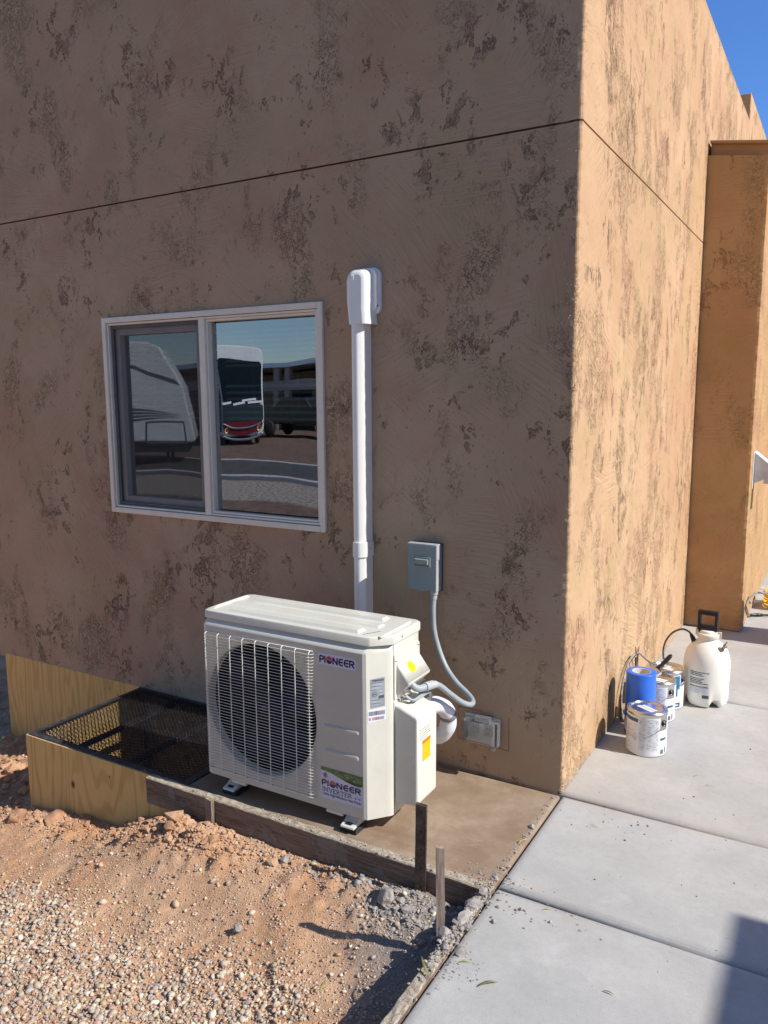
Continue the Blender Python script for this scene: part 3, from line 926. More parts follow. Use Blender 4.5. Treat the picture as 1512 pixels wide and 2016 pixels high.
# plywood window well box
box = thing('window_well_box', ((BX0 + BX1) / 2, BY0 / 2, -.6), 'open plywood box with a knot in its front, built against the wall', 'wooden box')
mb = MB(); mb.box(BX0, BX1 - .02, BY0, BY0 + .018, -1.1, -.004, m_ply); mb.box(BX0 + .0005, BX1 - .0205, BY0 + .0005, BY0 + .0175, -.004, -.0025, m_ply_edge); [mb.lathe([(0, -.0006), (.0028, -.0004), (.003, 0)], (nx_, BY0, nz_), m_ink, n=8, M=Matrix.Rotation(math.pi / 2, 3, 'X')) for nx_, nz_ in ((-2.245, -.03), (-2.05, -.022), (-1.72, -.026), (-1.5, -.021), (-2.247, -.19), (-1.9, -.018))]
mb.build('front_panel', box)
mb = MB(); mb.box(BX0, BX0 + .018, BY0 + .0182, -.003, -1.1, -.004, m_ply); mb.box(BX0 + .0005, BX0 + .0175, BY0 + .0182, -.003, -.004, -.0025, m_ply_edge); mb.build('side_panel', box)
mb = MB(); mb.box(BX1 - .019, BX1 - .001, BY0 + .019, -.003, -1.1, -.004, m_ply); mb.build('side_panel', box)
mb = MB()
for x in (-1.96, -1.645):
    mb.box(x - .016, x + .016, BY0 + .019, -.004, -.020, -.006, m_gframe)
mb.box(BX0 + .02, BX1 - .02, -.046, -.020, -.030, -.006, m_gframe)
mb.build('cross_brace', box)
# expanded steel grate on top
gr = thing('steel_grate', ((BX0 + BX1) / 2, BY0 / 2, 0), 'black expanded metal grate lying on top of the plywood box', 'grate')
gx0, gx1, gy0, gy1 = BX0 + .012, BX1 + .012, BY0 + .006, -.006
mb = MB()
for (a, b, c_, d_) in ((gx0, gx1, gy0, gy0 + .034), (gx0, gx1, gy1 - .030, gy1), (gx0, gx0 + .030, gy0 + .034, gy1 - .03), (gx1 - .045, gx1, gy0 + .034, gy1 - .03)):
    mb.box(a, b, c_, d_, -.001, .0035, m_gframe)
mb.build('rim', gr, bevel=.001)
mb = MB()
pitch_y = .0094; pitch_x = .025; hw = .0020
nyr = int((gy1 - gy0 - .05) / pitch_y); nxr = int((gx1 - gx0 - .05) / (pitch_x / 2))
X0 = gx0 + .025; Y0 = gy0 + .028
for j in range(nyr + 1):
    yb = Y0 + j * pitch_y
    vs = []; fs = []
    for i in range(nxr + 1):
        x = X0 + i * pitch_x / 2
        s_ = 1 if (i + j) % 2 == 0 else -1
        yc = yb + s_ * pitch_y * .42
        zt = .0045 + s_ * .0012
        vs += [(x, yc - hw, zt - .002), (x, yc - hw, zt), (x, yc + hw, zt + .0008), (x, yc + hw, zt - .0015)]
    for i in range(nxr):
        for q in range(4):
            a = i * 4 + q; b = i * 4 + (q + 1) % 4
            fs.append((a, b, b + 4, a + 4))
    mb.add(vs, fs, m_grate, False)
mb.build('mesh', gr)

# ------------------------------------------------------------------ heat pump
AX0, AX1, AYF, AYB, AZ0, AZ1 = -1.215, -.430, -.618, -.345, .055, .674
ac = thing('heat_pump_unit', ((AX0 + AX1) / 2, (AYF + AYB) / 2, 0), 'cream outdoor heat pump unit with a wire fan grille standing on the pad', 'heat pump')
def plan(off=0.0, front=0.0, r=.012):
    """body outline seen from above, going round from the front left"""
    x0, x1, yf, yb = AX0 - off, AX1 + off, AYF - off + front, AYB + off
    return [(x0, yf + .022), (x0 + .006, yf + .006), (x0 + .022, yf), (-.503 + off, yf), (-.490 + off, yf + .003), (x1 - .014, yf + .058), (x1 - .004, yf + .068), (x1, yf + .079),
            (x1, yb - r), (x1 - r * .3, yb - r * .3), (x1 - r, yb), (x0 + r, yb), (x0 + r * .3, yb - r * .3), (x0, yb - r)]
def loft(mb, levels, mat, capb=True, capt=True, skip=None, smooth=True):
    """levels: [(z, outline)]"""
    n = len(levels[0][1]); vs = []; fs = []
    for z, pl in levels: vs += [(x, y, z) for x, y in pl]
    for i in range(len(levels) - 1):
        for k in range(n):
            if skip and skip(i, k): continue
            fs.append((i * n + k, i * n + (k + 1) % n, (i + 1) * n + (k + 1) % n, (i + 1) * n + k))
    if capb: fs.append(tuple(range(n))[::-1])
    if capt: fs.append(tuple((len(levels) - 1) * n + k for k in range(n)))
    mb.add(vs, fs, mat, smooth)
FC = (-.946, .363); FR = .246
mb = MB()
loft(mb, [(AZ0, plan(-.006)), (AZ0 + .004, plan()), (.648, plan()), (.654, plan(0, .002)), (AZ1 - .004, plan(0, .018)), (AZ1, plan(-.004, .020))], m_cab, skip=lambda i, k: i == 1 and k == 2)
# front sheet with the round fan opening
fx0, fx1, fz0, fz1 = AX0 + .022, -.503, AZ0 + .004, .648
angs = sorted(set([2 * math.pi * k / 72 for k in range(72)] + [math.atan2(z - FC[1], x - FC[0]) % (2 * math.pi) for x in (fx0, -.690) for z in (fz0, fz1)]))
def rect_hit(a):
    c_, s_ = math.cos(a), math.sin(a); tt = []
    if c_ > 1e-9: tt.append((-.690 - FC[0]) / c_)
    if c_ < -1e-9: tt.append((fx0 - FC[0]) / c_)
    if s_ > 1e-9: tt.append((fz1 - FC[1]) / s_)
    if s_ < -1e-9: tt.append((fz0 - FC[1]) / s_)
    q = min(tt); return (FC[0] + c_ * q, FC[1] + s_ * q)
nA = len(angs); vs = []; fs = []
prof = [(0, AYF, None)]
ring = [[(p[0], AYF, p[1]) for p in map(rect_hit, angs)]]
for (r, y) in ((FR + .010, AYF), (FR + .003, AYF + .004), (FR, AYF + .012), (FR - .002, AYF + .035)):
    ring.append([(FC[0] + math.cos(a) * r, y, FC[1] + math.sin(a) * r) for a in angs])
for q in ring: vs += q
for i in range(len(ring) - 1):
    for k in range(nA):
        fs.append((i * nA + k, (i + 1) * nA + k, (i + 1) * nA + (k + 1) % nA, i * nA + (k + 1) % nA))
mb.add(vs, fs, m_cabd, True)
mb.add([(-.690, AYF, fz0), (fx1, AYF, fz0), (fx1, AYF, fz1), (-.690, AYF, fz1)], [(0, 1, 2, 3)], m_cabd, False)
# seam between the front panel and the side
mb.box(AX1 - .0005, AX1 + .0008, AYF + .0805, AYF + .0815, AZ0 + .01, AZ1 - .005, m_ink)
cabinet = mb.build('cabinet', ac)
es = cabinet.modifiers.new('es', 'EDGE_SPLIT'); es.split_angle = math.radians(34)
mb = MB()                                                       # fan shroud
k = 56; rr = [2 * math.pi * i / k for i in range(k)]
vs = []; fs = []
for (r, y) in ((FR - .002, AYF + .034), (FR - .006, AYF + .12)):
    vs += [(FC[0] + math.cos(a) * r, y, FC[1] + math.sin(a) * r) for a in rr]
for i in range(k): fs.append((i, k + i, k + (i + 1) % k, (i + 1) % k))
mb.add(vs, fs, m_dark, True)
mb.box(AX0 + .03, -.66, AYF + .20, AYF + .22, AZ0 + .02, .66, m_fin)
mb.box(-.66, -.655, AYF + .02, AYF + .2, AZ0 + .02, .66, m_dark)
mb.box(AX0 + .02, -.655, AYF + .125, AYF + .128, AZ0 + .02, .66, m_dark) if False else None
mb.box(FC[0] - .03, FC[0] + .03, AYF + .16, AYF + .175, AZ0 + .02, .66, m_dark)
mb.build('fan_shroud', ac)
fan = MB()
for b in range(3):
    vs = []; fs = []; nr_, na = 10, 10
    for i in range(nr_ + 1):
        r = .055 + (.225 - .055) * i / nr_
        for q in range(na + 1):
            u = q / na
            a = b * 2 * math.pi / 3 + .5 + (u - .5) * 1.45 + .45 * (i / nr_) ** 1.5 * (1 if u > .5 else .6)
            y = AYF + .085 + (u - .5) * .075 * (.7 + .3 * i / nr_) 
            vs.append((FC[0] + math.cos(a) * r, y, FC[1] + math.sin(a) * r))
    for i in range(nr_):
        for q in range(na):
            c_ = i * (na + 1) + q; fs.append((c_, c_ + na + 1, c_ + na + 2, c_ + 1))
    fan.add(vs, fs, m_fan, True)
RX = Matrix.Rotation(math.pi / 2, 3, 'X')
fan.lathe([(0, .045), (.03, .044), (.05, .035), (.056, .02), (.056, -.03), (0, -.03)], (FC[0], AYF + .085, FC[1]), m_fan, M=RX, n=28)
fan.lathe([(0, .062), (.008, .060), (.009, .045)], (FC[0], AYF + .085, FC[1]), m_ink, M=RX, n=12)
fo = fan.build('fan', ac)
so = fo.modifiers.new('thick', 'SOLIDIFY'); so.thickness = .003
# wire grille
mb = MB()
GX0, GX1, GZ0, GZ1 = AX0 + .016, -.700, .092, .622
yg = AYF - .015
nzw = 47
for i in range(nzw):
    z = GZ0 + (GZ1 - .004 - GZ0) * i / (nzw - 1)
    pts = [(GX0 + .004, AYF + .006, z), (GX0 + .002, yg + .008, z), (GX0 + .008, yg, z), (GX1 - .012, yg, z), (GX1 - .004, yg + .003, z), (GX1, yg + .010, z), (GX1 + .001, AYF + .002, z)]
    mb.tube(pts, .00105, m_wire, n=5)
for i in range(9):
    x = GX0 + .010 + (GX1 - .014 - GX0 - .010) * i / 8
    pts = [(x, AYF + .002, GZ1 + .004), (x, yg + .012, GZ1 + .004), (x, yg + .004, GZ1 + .001), (x, yg + .0022, GZ1 - .008), (x, yg + .0022, GZ0 + .006), (x, yg + .005, GZ0 - .004), (x, AYF + .002, GZ0 - .005)]
    mb.tube(pts, .0017, m_wire, n=6)
mb.tube([(GX0 + .004, yg + .013, GZ1 + .005), (GX1 - .002, yg + .013, GZ1 + .005)], .0014, m_wire, n=6)
mb.tube([(GX0 + .004, yg + .013, GZ0 - .005), (GX1 - .002, yg + .013, GZ0 - .005)], .0014, m_wire, n=6)
mb.build('fan_grille', ac)
for (x, z) in ((-1.165, .585), (-.745, .585), (-1.165, .14), (-.745, .14)):
    mb = MB(); mb.lathe([(0, .004), (.004, .003), (.006, 0)], (x, AYF, z), m_zinc, M=RX, n=12); mb.build('screw', ac)
# pressed ribs on the right of the front
mb = MB()
for (z, h_) in ((.366, .010), (.274, .013)):
    vs = []; fs = []
    n_ = 24
    cx0, cx1 = -.664 + h_, -.517 - h_
    out = []
    for i in range(n_):
        a = 2 * math.pi * i / n_
        cx = cx1 if math.cos(a) > 0 else cx0
        out.append((cx, math.cos(a) * h_, math.sin(a) * h_))
    for (f, y) in ((1.0, AYF + .0004), (.62, AYF - .0036), (.3, AYF - .0045)):
        vs += [(cx + dx * f, y, z + dz * f) for (cx, dx, dz) in out]
    for i in range(2):
        for k in range(n_): fs.append((i * n_ + k, i * n_ + (k + 1) % n_, (i + 1) * n_ + (k + 1) % n_, (i + 1) * n_ + k))
    fs.append(tuple(2 * n_ + k for k in range(n_)))
    mb.add(vs, fs, m_cabd, True)
mb.build('pressed_rib', ac)
# lid
mb = MB()
def lidplan(off):
    x0, x1, yf, yb = AX0 - .003 + off, AX1 + .008 - off, AYF + .010 + off, AYB + .012 - off
    return [(x0, yf + .024), (x0 + .008, yf + .004), (x0 + .026, yf), (-.487 - off * .5, yf), (-.478 - off * .5, yf + .004), (x1 - .012, yf + .046), (x1, yf + .060), (x1, yb - .03), (x1 - .006, yb - .012), (x1 - .022, yb - .001), (x1 - .04, yb), (x0 + .025, yb), (x0 + .008, yb - .008), (x0, yb - .025)]
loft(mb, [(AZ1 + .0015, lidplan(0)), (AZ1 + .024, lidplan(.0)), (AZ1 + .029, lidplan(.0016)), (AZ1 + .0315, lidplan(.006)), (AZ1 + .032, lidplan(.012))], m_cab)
ZT = AZ1 + .032
# pressed ribs of the lid
def rib(mb, pts, w, h_, mat):
    """a low rounded rib along a polyline on the lid"""
    pts = [Vector((a, b, 0)) for a, b in pts]; vs = []; fs = []
    N = len(pts)
    for i, p in enumerate(pts):
        d = (pts[min(i + 1, N - 1)] - pts[max(i - 1, 0)]).normalized(); nrm = Vector((-d.y, d.x, 0))
        e = .0 if i in (0, N - 1) else 1.0
        for (o_, hh) in ((-1, -.0004), (-.5, h_ * e), (.5, h_ * e), (1, -.0004)):
            q = p + nrm * o_ * w / 2
            vs.append((q.x, q.y, ZT + hh))
    for i in range(N - 1):
        for k in range(3): fs.append((i * 4 + k, i * 4 + k + 1, i * 4 + k + 5, i * 4 + k + 4))
    mb.add(vs, fs, mat, True)
def platform(mb, x0, x1, y0, y1, h_, b, mat):
    vs = [(x0, y0, ZT - .0003), (x1, y0, ZT - .0003), (x1, y1, ZT - .0003), (x0, y1, ZT - .0003), (x0 + b, y0 + b, ZT + h_), (x1 - b, y0 + b, ZT + h_), (x1 - b, y1 - b, ZT + h_), (x0 + b, y1 - b, ZT + h_)]
    mb.add(vs, [(0, 1, 5, 4), (1, 2, 6, 5), (2, 3, 7, 6), (3, 0, 4, 7), (4, 5, 6, 7)], mat, False)
platform(mb, -1.115, -.535, -.425, -.375, .009, .009, m_cab)
platform(mb, -1.115, -.535, -.590, -.538, .009, .009, m_cab)
platform(mb, -1.175, -.505, -.505, -.455, .006, .009, m_cab)
rib(mb, [(-.455, -.585), (-.450, -.560), (-.450, -.42), (-.452, -.385), (-.455, -.375)], .016, .0065, m_cab)
rib(mb, [(-1.185, -.585), (-1.19, -.560), (-1.19, -.42), (-1.188, -.385), (-1.185, -.375)], .016, .0065, m_cab)
mb.tube([(-.518, -.588, ZT + .001), (-.484, -.530, ZT + .001)], .0009, m_ink, n=4)
mb.lathe([(0, .0015), (.0035, .001), (.004, 0)], (AX1 + .0082, -.49, AZ1 + .014), m_screw, M=Matrix.Rotation(math.pi / 2, 3, 'Y'), n=10)
lid = mb.build('lid', ac)
es = lid.modifiers.new('es', 'EDGE_SPLIT'); es.split_angle = math.radians(28)

# lettering out of strokes
def stroke(mb, pts, w, mat, O, ux, uz, y):
    pts = [Vector((p[0], p[1])) for p in pts]
    vs = []; fs = []
    N = len(pts)
    closed = (pts[0] - pts[-1]).length < 1e-6
    for i, p in enumerate(pts):
        a = pts[i - 1] if i > 0 else (pts[-2] if closed else p)
        b = pts[i + 1] if i < N - 1 else (pts[1] if closed else p)
        d1 = (p - a); d2 = (b - p)
        d1 = d1.normalized() if d1.length > 1e-9 else d2.normalized()
        d2 = d2.normalized() if d2.length > 1e-9 else d1
        m_ = (d1 + d2)
        m_ = m_.normalized() if m_.length > 1e-6 else d1
        nrm = Vector((-m_.y, m_.x)) / max(.5, m_.dot(d1))
        for s_ in (-1, 1):
            q = p + nrm * s_ * w / 2
            vs.append(O + ux * q.x + uz * q.y + y)
    for i in range(N - 1): fs.append((2 * i, 2 * i + 1, 2 * i + 3, 2 * i + 2))
    mb.add(vs, fs, mat, False)
def arcpts(cx, cy, rx, ry, a0, a1, n=8):
    return [(cx + rx * math.cos(math.radians(a0 + (a1 - a0) * i / n)), cy + ry * math.sin(math.radians(a0 + (a1 - a0) * i / n))) for i in range(n + 1)]
GL = {  # unit height glyphs: (advance, [strokes])
    'P': (.82, [[(.1, 0), (.1, .92), (.1, .92)], [(.1, .92), (.45, .92)] + arcpts(.45, .68, .25, .24, 90, -90, 6) + [(.1, .44)]]),
    'I': (.36, [[(.15, 0), (.15, 1)]]),
    'N': (1.0, [[(.12, 0), (.12, 1)], [(.1, .97), (.82, .03)], [(.80, 0), (.80, 1)]]),
    'E': (.90, [[(.78, .92)] + arcpts(.45, .5, .33, .42, 90, 270, 10) + [(.78, .08)], [(.2, .5), (.78, .5)]]),
    'R': (.92, [[(.1, 0), (.1, 1)], [(.1, .92), (.50, .92)] + arcpts(.50, .70, .26, .22, 90, -90, 6) + [(.1, .48)], [(.42, .48), (.80, .0)]]),
}
def pioneer(mb, x, z, h_, w_, c1, c2, O, ux, uz, ny):
    total = .82 + .36 + 1.05 + 1.0 + .90 * 2 + .92
    k = w_ / (total * h_)
    cx = x
    for ch in 'PI@NEER':
        if ch == '@':
            r = .5
            c0 = (cx / h_ / k + .50) if False else 0
            cxx = cx + .5 * h_ * k
            # disc: upper half red, lower half blue, with a light wave between
            n_ = 24
            for (a0, a1, mt) in ((12, 192, c2), (192, 372, c1)):
                vs = []; pts = arcpts(0, 0, .5, .56, a0, a1, n_)
                wv = [( .5 * math.cos(math.radians(a1)) * (1 - 2 * i / 8), .56 * math.sin(math.radians(a1)) * (1 - 2 * i / 8) + .10 * math.sin(2 * math.pi * i / 8) * (1 if a1 < 200 else -1) * 1.0) for i in range(1, 8)]
                poly = pts + [(a, b + (.03 if a1 < 200 else -.03)) for a, b in wv]
                vs = [O + ux * (cxx + a * h_ * k) + uz * (z + (b + .5) * h_) + ny for a, b in poly]
                mb.add(vs, [tuple(range(len(vs)))], mt, False)
            cx += 1.05 * h_ * k
            continue
        adv, sts = GL[ch]
        for st_ in sts:
            stroke(mb, [(cx + a * h_ * k, z + b * h_) for a, b in st_], .235 * h_, c1, O, ux, uz, ny)
        cx += adv * h_ * k
SER = {
    'I': (.42, [[(.2, 0), (.2, 1)], [(.08, .01), (.32, .01)], [(.08, .99), (.32, .99)]]),
    'N': (1.0, [[(.15, 0), (.15, 1)], [(.13, .98), (.8, .02)], [(.8, 0), (.8, 1)], [(.04, .01), (.27, .01)], [(.69, .99), (.92, .99)], [(.0, .99), (.15, .99)]]),
    'V': (.92, [[(.1, 1), (.46, 0)], [(.46, 0), (.82, 1)], [(0, .99), (.22, .99)], [(.7, .99), (.93, .99)]]),
    'E': (.78, [[(.15, 0), (.15, 1)], [(.05, .98), (.65, .98)], [(.15, .5), (.5, .5)], [(.05, .02), (.68, .02)], [(.65, .98), (.65, .82)], [(.68, .02), (.68, .2)]]),
    'R': (.90, [[(.15, 0), (.15, 1)], [(.05, .98), (.42, .98)] + arcpts(.42, .75, .2, .23, 90, -90, 6) + [(.15, .52)], [(.38, .52), (.8, .0)], [(.05, .01), (.27, .01)]]),
    'T': (.84, [[(.4, 0), (.4, 1)], [(.05, .98), (.75, .98)], [(.05, .98), (.05, .82)], [(.75, .98), (.75, .82)], [(.28, .01), (.52, .01)]]),
    '+': (.75, [[(.08, .35), (.62, .35)], [(.35, .08), (.35, .62)]]),
}
def serif(mb, txt, x, z, h_, w_, mat, O, ux, uz, ny, wt=.125):
    total = sum(SER[c_][0] for c_ in txt); k = w_ / (total * h_); cx = x
    for ch in txt:
        for st_ in SER[ch][1]:
            stroke(mb, [(cx + a * h_ * k, z + b * h_) for a, b in st_], wt * h_, mat, O, ux, uz, ny)
        cx += SER[ch][0] * h_ * k
def font_text(mb, txt, O, ux, uz, h_, w_, mat, bold=.0):
    cu = bpy.data.curves.new('txt', 'FONT'); cu.body = txt; cu.size = 1; cu.offset = bold
    to = bpy.data.objects.new('txt', cu); COL.objects.link(to)
    me = bpy.data.meshes.new_from_object(to)
    a = np.array([v.co[:] for v in me.vertices]); lo = a.min(0); hi = a.max(0)
    vs = [O + ux * ((v[0] - lo[0]) / (hi[0] - lo[0]) * w_) + uz * ((v[1] - lo[1]) / (hi[1] - lo[1]) * h_) for v in a]
    mb.add(vs, [tuple(p_.vertices) for p_ in me.polygons], mat, False)
    bpy.data.objects.remove(to); bpy.data.curves.remove(cu); bpy.data.meshes.remove(me)
UX, UZ = Vector((1, 0, 0)), Vector((0, 0, 1))
def rrect(x0, x1, z0, z1, r, n=5):
    o_ = []
    for (cx, cz, a0) in ((x1 - r, z1 - r, 0), (x0 + r, z1 - r, 90), (x0 + r, z0 + r, 180), (x1 - r, z0 + r, 270)):
        o_ += arcpts(cx, cz, r, r, a0, a0 + 90, n)
    return o_
yl = AYF - .0008
mb = MB()
poly = rrect(-.682, -.527, .586, .628, .007)
mb.add([(a, yl, b) for a, b in poly], [tuple(range(len(poly)))[::-1]], m_stk_p)
pioneer(mb, -.676, .594, .025, .144, m_navy, m_red, Vector((0, 0, 0)), UX, UZ, Vector((0, yl - .0005, 0)))
mb.lathe([(0, 0), (.0011, 0)], (-.531, yl - .0006, .594), m_navy, M=RX, n=8)
mb.build('badge', ac)
mb = MB()
sx0, sx1, sz0, sz1 = -.678, -.505, .098, .213
mb.add([(sx0, yl, sz0), (sx1, yl, sz0), (sx1, yl, sz1), (sx0, yl, sz1)], [(0, 1, 2, 3)], m_stk_p)
cur = [(sx0, .201), (-.655, .1995), (-.63, .195), (-.60, .187), (-.575, .180), (-.545, .174), (-.52, .173), (sx1, .1775)]
mb.add([(a, yl - .0004, b) for a, b in cur] + [(sx1, yl - .0004, sz1), (sx0, yl - .0004, sz1)], [tuple(range(10))], m_stk_g)
cur2 = [(-.585, .183), (-.545, .1745), (-.52, .1735), (sx1, .178), (sx1, .184), (-.53, .183), (-.56, .186)]
mb.add([(a, yl - .0006, b) for a, b in cur2], [tuple(range(7))], m_stk_gd)
for (a, b, r) in ((-.575, .204, .004), (-.567, .197, .005), (-.548, .202, .004), (-.527, .200, .0045), (-.54, .190, .0055), (-.60, .198, .0028), (-.588, .194, .002), (-.535, .207, .002), (-.515, .192, .003)):
    mb.add([(a + p_[0], yl - .0008, b + p_[1]) for p_ in arcpts(0, 0, r, r * .45, 180, 360, 8)] + [(a + p_[0], yl - .0008, b + p_[1] ) for p_ in arcpts(0, 0, r, r * .12, 0, 180, 6)], [tuple(range(16))], m_stk_drop)
pioneer(mb, -.675, .1455, .0215, .164, m_navy2, m_redo, Vector((0, 0, 0)), UX, UZ, Vector((0, yl - .0010, 0)))
serif(mb, 'INVERTER', -.674, .1235, .0155, .126, m_navy, Vector((0, 0, 0)), UX, UZ, Vector((0, yl - .0008, 0)))
serif(mb, '++', -.541, .1225, .0165, .032, m_navy, Vector((0, 0, 0)), UX, UZ, Vector((0, yl - .0008, 0)), wt=.085)
font_text(mb, 'Ultra High Efficiency Heat Pump', Vector((-.668, yl - .0008, .1075)), UX, UZ, .0115, .155, m_navy2, .015)
# little snowflake and sun emblem
ecx, ecz = -.659, .184
for k in range(5):
    a = math.radians(90 + k * 45)
    stroke(mb, [(ecx, ecz), (ecx + .010 * math.cos(a), ecz + .010 * math.sin(a))], .0012, m_navy, Vector((0, 0, 0)), UX, UZ, Vector((0, yl - .0008, 0)))
    for s_ in (-.35, .35):
        stroke(mb, [(ecx + .006 * math.cos(a), ecz + .006 * math.sin(a)), (ecx + .009 * math.cos(a + s_), ecz + .009 * math.sin(a + s_))], .001, m_navy, Vector((0, 0, 0)), UX, UZ, Vector((0, yl - .0009, 0)))
stroke(mb, arcpts(ecx, ecz, .0062, .0062, -90, 90, 10), .0016, m_redo, Vector((0, 0, 0)), UX, UZ, Vector((0, yl - .0009, 0)))
stroke(mb, arcpts(ecx, ecz, .0030, .0030, -90, 90, 8), .0022, m_red, Vector((0, 0, 0)), UX, UZ, Vector((0, yl - .0009, 0)))
for k in range(6):
    a = math.radians(-75 + k * 30)
    stroke(mb, [(ecx + .0078 * math.cos(a), ecz + .0078 * math.sin(a)), (ecx + .0105 * math.cos(a), ecz + .0105 * math.sin(a))], .0014, m_redo, Vector((0, 0, 0)), UX, UZ, Vector((0, yl - .0009, 0)))
mb.build('energy_sticker', ac)
# data label and barcode on the chamfered corner
cA = Vector((-.490, AYF + .003, 0)); cB = Vector((AX1 - .014, AYF + .058, 0))
ud = (cB - cA).normalized(); nd = Vector((ud.y, -ud.x, 0))
Lc = (cB - cA).length
def cpt(u, z, o_): return cA + ud * u + Vector((0, 0, z)) + nd * o_
def cquad(mb, u0, u1, z0, z1, o_, mat, tilt=0): mb.add([cpt(u0, z0, o_), cpt(u1, z0 + tilt, o_), cpt(u1, z1 + tilt, o_), cpt(u0, z1, o_)], [(0, 1, 2, 3)], mat)
mb = MB()
u0, u1 = .014, Lc - .006
cquad(mb, u0, u1, .458, .560, .0006, m_silver, .004)
pioneer(mb, 0, 0, .0065, (u1 - u0) * .8, m_ink, m_ink, cpt(u0 + .007, .5515, .0012), ud, UZ, Vector((0, 0, 0)))
for k in range(20):
    z = .546 - k * .0040
    if 6 < k < 14: a = u0 + .032; 
    else: a = u0 + .004
    b_ = a + (u1 - a - .003) * (.35 + .6 * rng.random())
    cquad(mb, a, b_, z, z + .0012, .0012, m_inkl if k % 3 else m_ink, .0)
stroke(mb, arcpts(0, 0, .0085, .0085, 0, 360, 20), .0013, m_ink, cpt(u0 + .015, .507, .0012), ud, UZ, Vector((0, 0, 0)))
font_text(mb, 'ETL', cpt(u0 + .0095, .5045, .0013), ud, UZ, .0055, .011, m_ink, .03)
cquad(mb, u0 + .030, u1 - .003, .491, .501, .0014, m_ink, .001)
mb.build('data_label', ac)
mb = MB()
cquad(mb, u0 - .010, u1 + .004, .408, .453, .0007, m_stk_w, .005)
u = u0 - .006
while u < u1:
    w_ = .0008 + .0016 * rng.random()
    cquad(mb, u, u + w_, .433, .448, .0012, m_navy2, 0)
    if rng.random() < .8: cquad(mb, u, u + w_ * .9, .416, .427, .0012, m_navy2 if u > u0 + .02 else m_red, 0)
    u += w_ + .0009 + .0012 * rng.random()
mb.build('barcode_label', ac)
# feet
for fx in (-1.095, -.560):
    mb = MB()
    poly = [(-.045, 0), (.045, 0), (.045, .055), (-.045, .055)]
    prof = [(AYF - .020, .020), (AYF - .018, .026), (AYF + .010, .034), (AYF + .03, .052), (AYF + .20, .052), (AYB - .01, .034), (AYB + .022, .026), (AYB + .022, .020)]
    mb.prism(prof, fx - .027, fx + .027, m_cab, 'x')
    mb.box(fx - .02, fx + .02, AYF + .02, AYB - .02, .050, .0555, m_cab)
    mb.tube(arcpts(0, 0, 1, 1, 0, 360, 12) and [(fx + .012 * math.cos(2 * math.pi * i / 12), AYF - .004 + .005 * math.sin(2 * math.pi * i / 12), .0315) for i in range(12)], .0022, m_dark, n=5, closed=True)
    mb.box(fx - .012, fx + .012, AYF - .010, AYF + .002, .0301, .0335, m_dark)
    f_ = mb.build('foot', ac, bevel=.010, seg=4)
    mb = MB(); mb.box(fx - .035, fx + .035, AYF - .014, AYF + .06, .0, .0205, m_rubber); mb.build('rubber_pad', f_, bevel=.003)
    mb = MB(); mb.box(fx - .035, fx + .035, AYB - .05, AYB + .03, .0, .0205, m_rubber)
    mb.build('rubber_pad', f_, bevel=.003)
mb = MB()
mb.box(AX0 + .12, AX0 + .19, AYF + .0005, AYF + .02, .045, .058, m_cab); mb.build('base_rail', ac, bevel=.003); mb = MB(); mb.box(-.66, -.59, AYF + .0005, AYF + .02, .045, .058, m_cab)
mb.build('base_rail', ac, bevel=.003)
# valve cover on the side
VX0, VX1, VY0, VY1, VZ0, VZ1 = AX1 - .002, -.338, -.533, -.388, .108, .425
mb = MB()
pf = [(VX0, .098), (VX1 - .01, .108), (VX1, .116), (VX1, .418), (VX1 - .004, .428), (VX0 + .018, .455), (VX0, .458)]
mb.prism(pf, VY0, VY1, m_cab, 'y')
mb.build('valve_cover', ac, bevel=.010, seg=4)
mb = MB()
mb.box(AX1 - .0005, AX1 + .003, -.534, -.365, .092, .465, m_cab)
mb.build('valve_cover_flange', ac, bevel=.002)
mb = MB()
xq = VX1 + .0007
def sq(y0, y1, z0, z1, mat, o_=0): mb.add([(xq + o_, y0, z0), (xq + o_, y1, z0), (xq + o_, y1, z1), (xq + o_, y0, z1)], [(0, 1, 2, 3)], mat)
sq(-.500, -.442, .259, .335, m_orange)
sq(-.500, -.442, .3225, .335, m_orange2, .0005)
for k in range(5):
    sq(-.521, -.521 + .085 - (.006 * k if k > 3 else 0) - rng.random() * .01, .377 - k * .0085, .3785 - k * .0085, m_ink, 0)
mb.build('warning_sticker', ac)
# wiring cover: a flange and a wedge hood with the yellow dot
mb = MB()
mb.prism([(y, z) for y, z in rrect(-.535, -.352, .472, .637, .012)], AX1 - .0005, AX1 + .004, m_cab, 'x')
mb.build('wiring_cover_flange', ac, bevel=.002)
mb = MB()
hood = [(AX1 + .002, .604), (AX1 + .052, .540), (AX1 + .054, .533), (AX1 + .002, .478)]
mb.prism(hood, -.522, -.362, m_cab, 'y')
mb.build('wiring_cover', ac, bevel=.008, seg=4)
mb = MB()
a_ = Vector((AX1 + .002, 0, .604)); b_ = Vector((AX1 + .052, 0, .540)); dd = (b_ - a_).normalized(); nn = Vector((-dd.z, 0, dd.x)) * 1
if nn.x < 0: nn = -nn
cc = a_ + (b_ - a_) * .47 + Vector((0, -.455, 0)) + nn * .0012
mb.add([cc + dd * (.021 * math.sin(2 * math.pi * i / 28)) + Vector((0, .021 * math.cos(2 * math.pi * i / 28), 0)) for i in range(28)], [tuple(range(28))], m_yellow)
for k in range(3):
    q = cc + nn * .0004 + dd * (-.004 + .005 * k)
    mb.add([q + Vector((0, -.012, 0)), q + Vector((0, .010 - .004 * k, 0)), q + Vector((0, .010 - .004 * k, 0)) + dd * .0012, q + Vector((0, -.012, 0)) + dd * .0012], [(0, 1, 2, 3)], m_orange)
mb.build('yellow_sticker', ac)
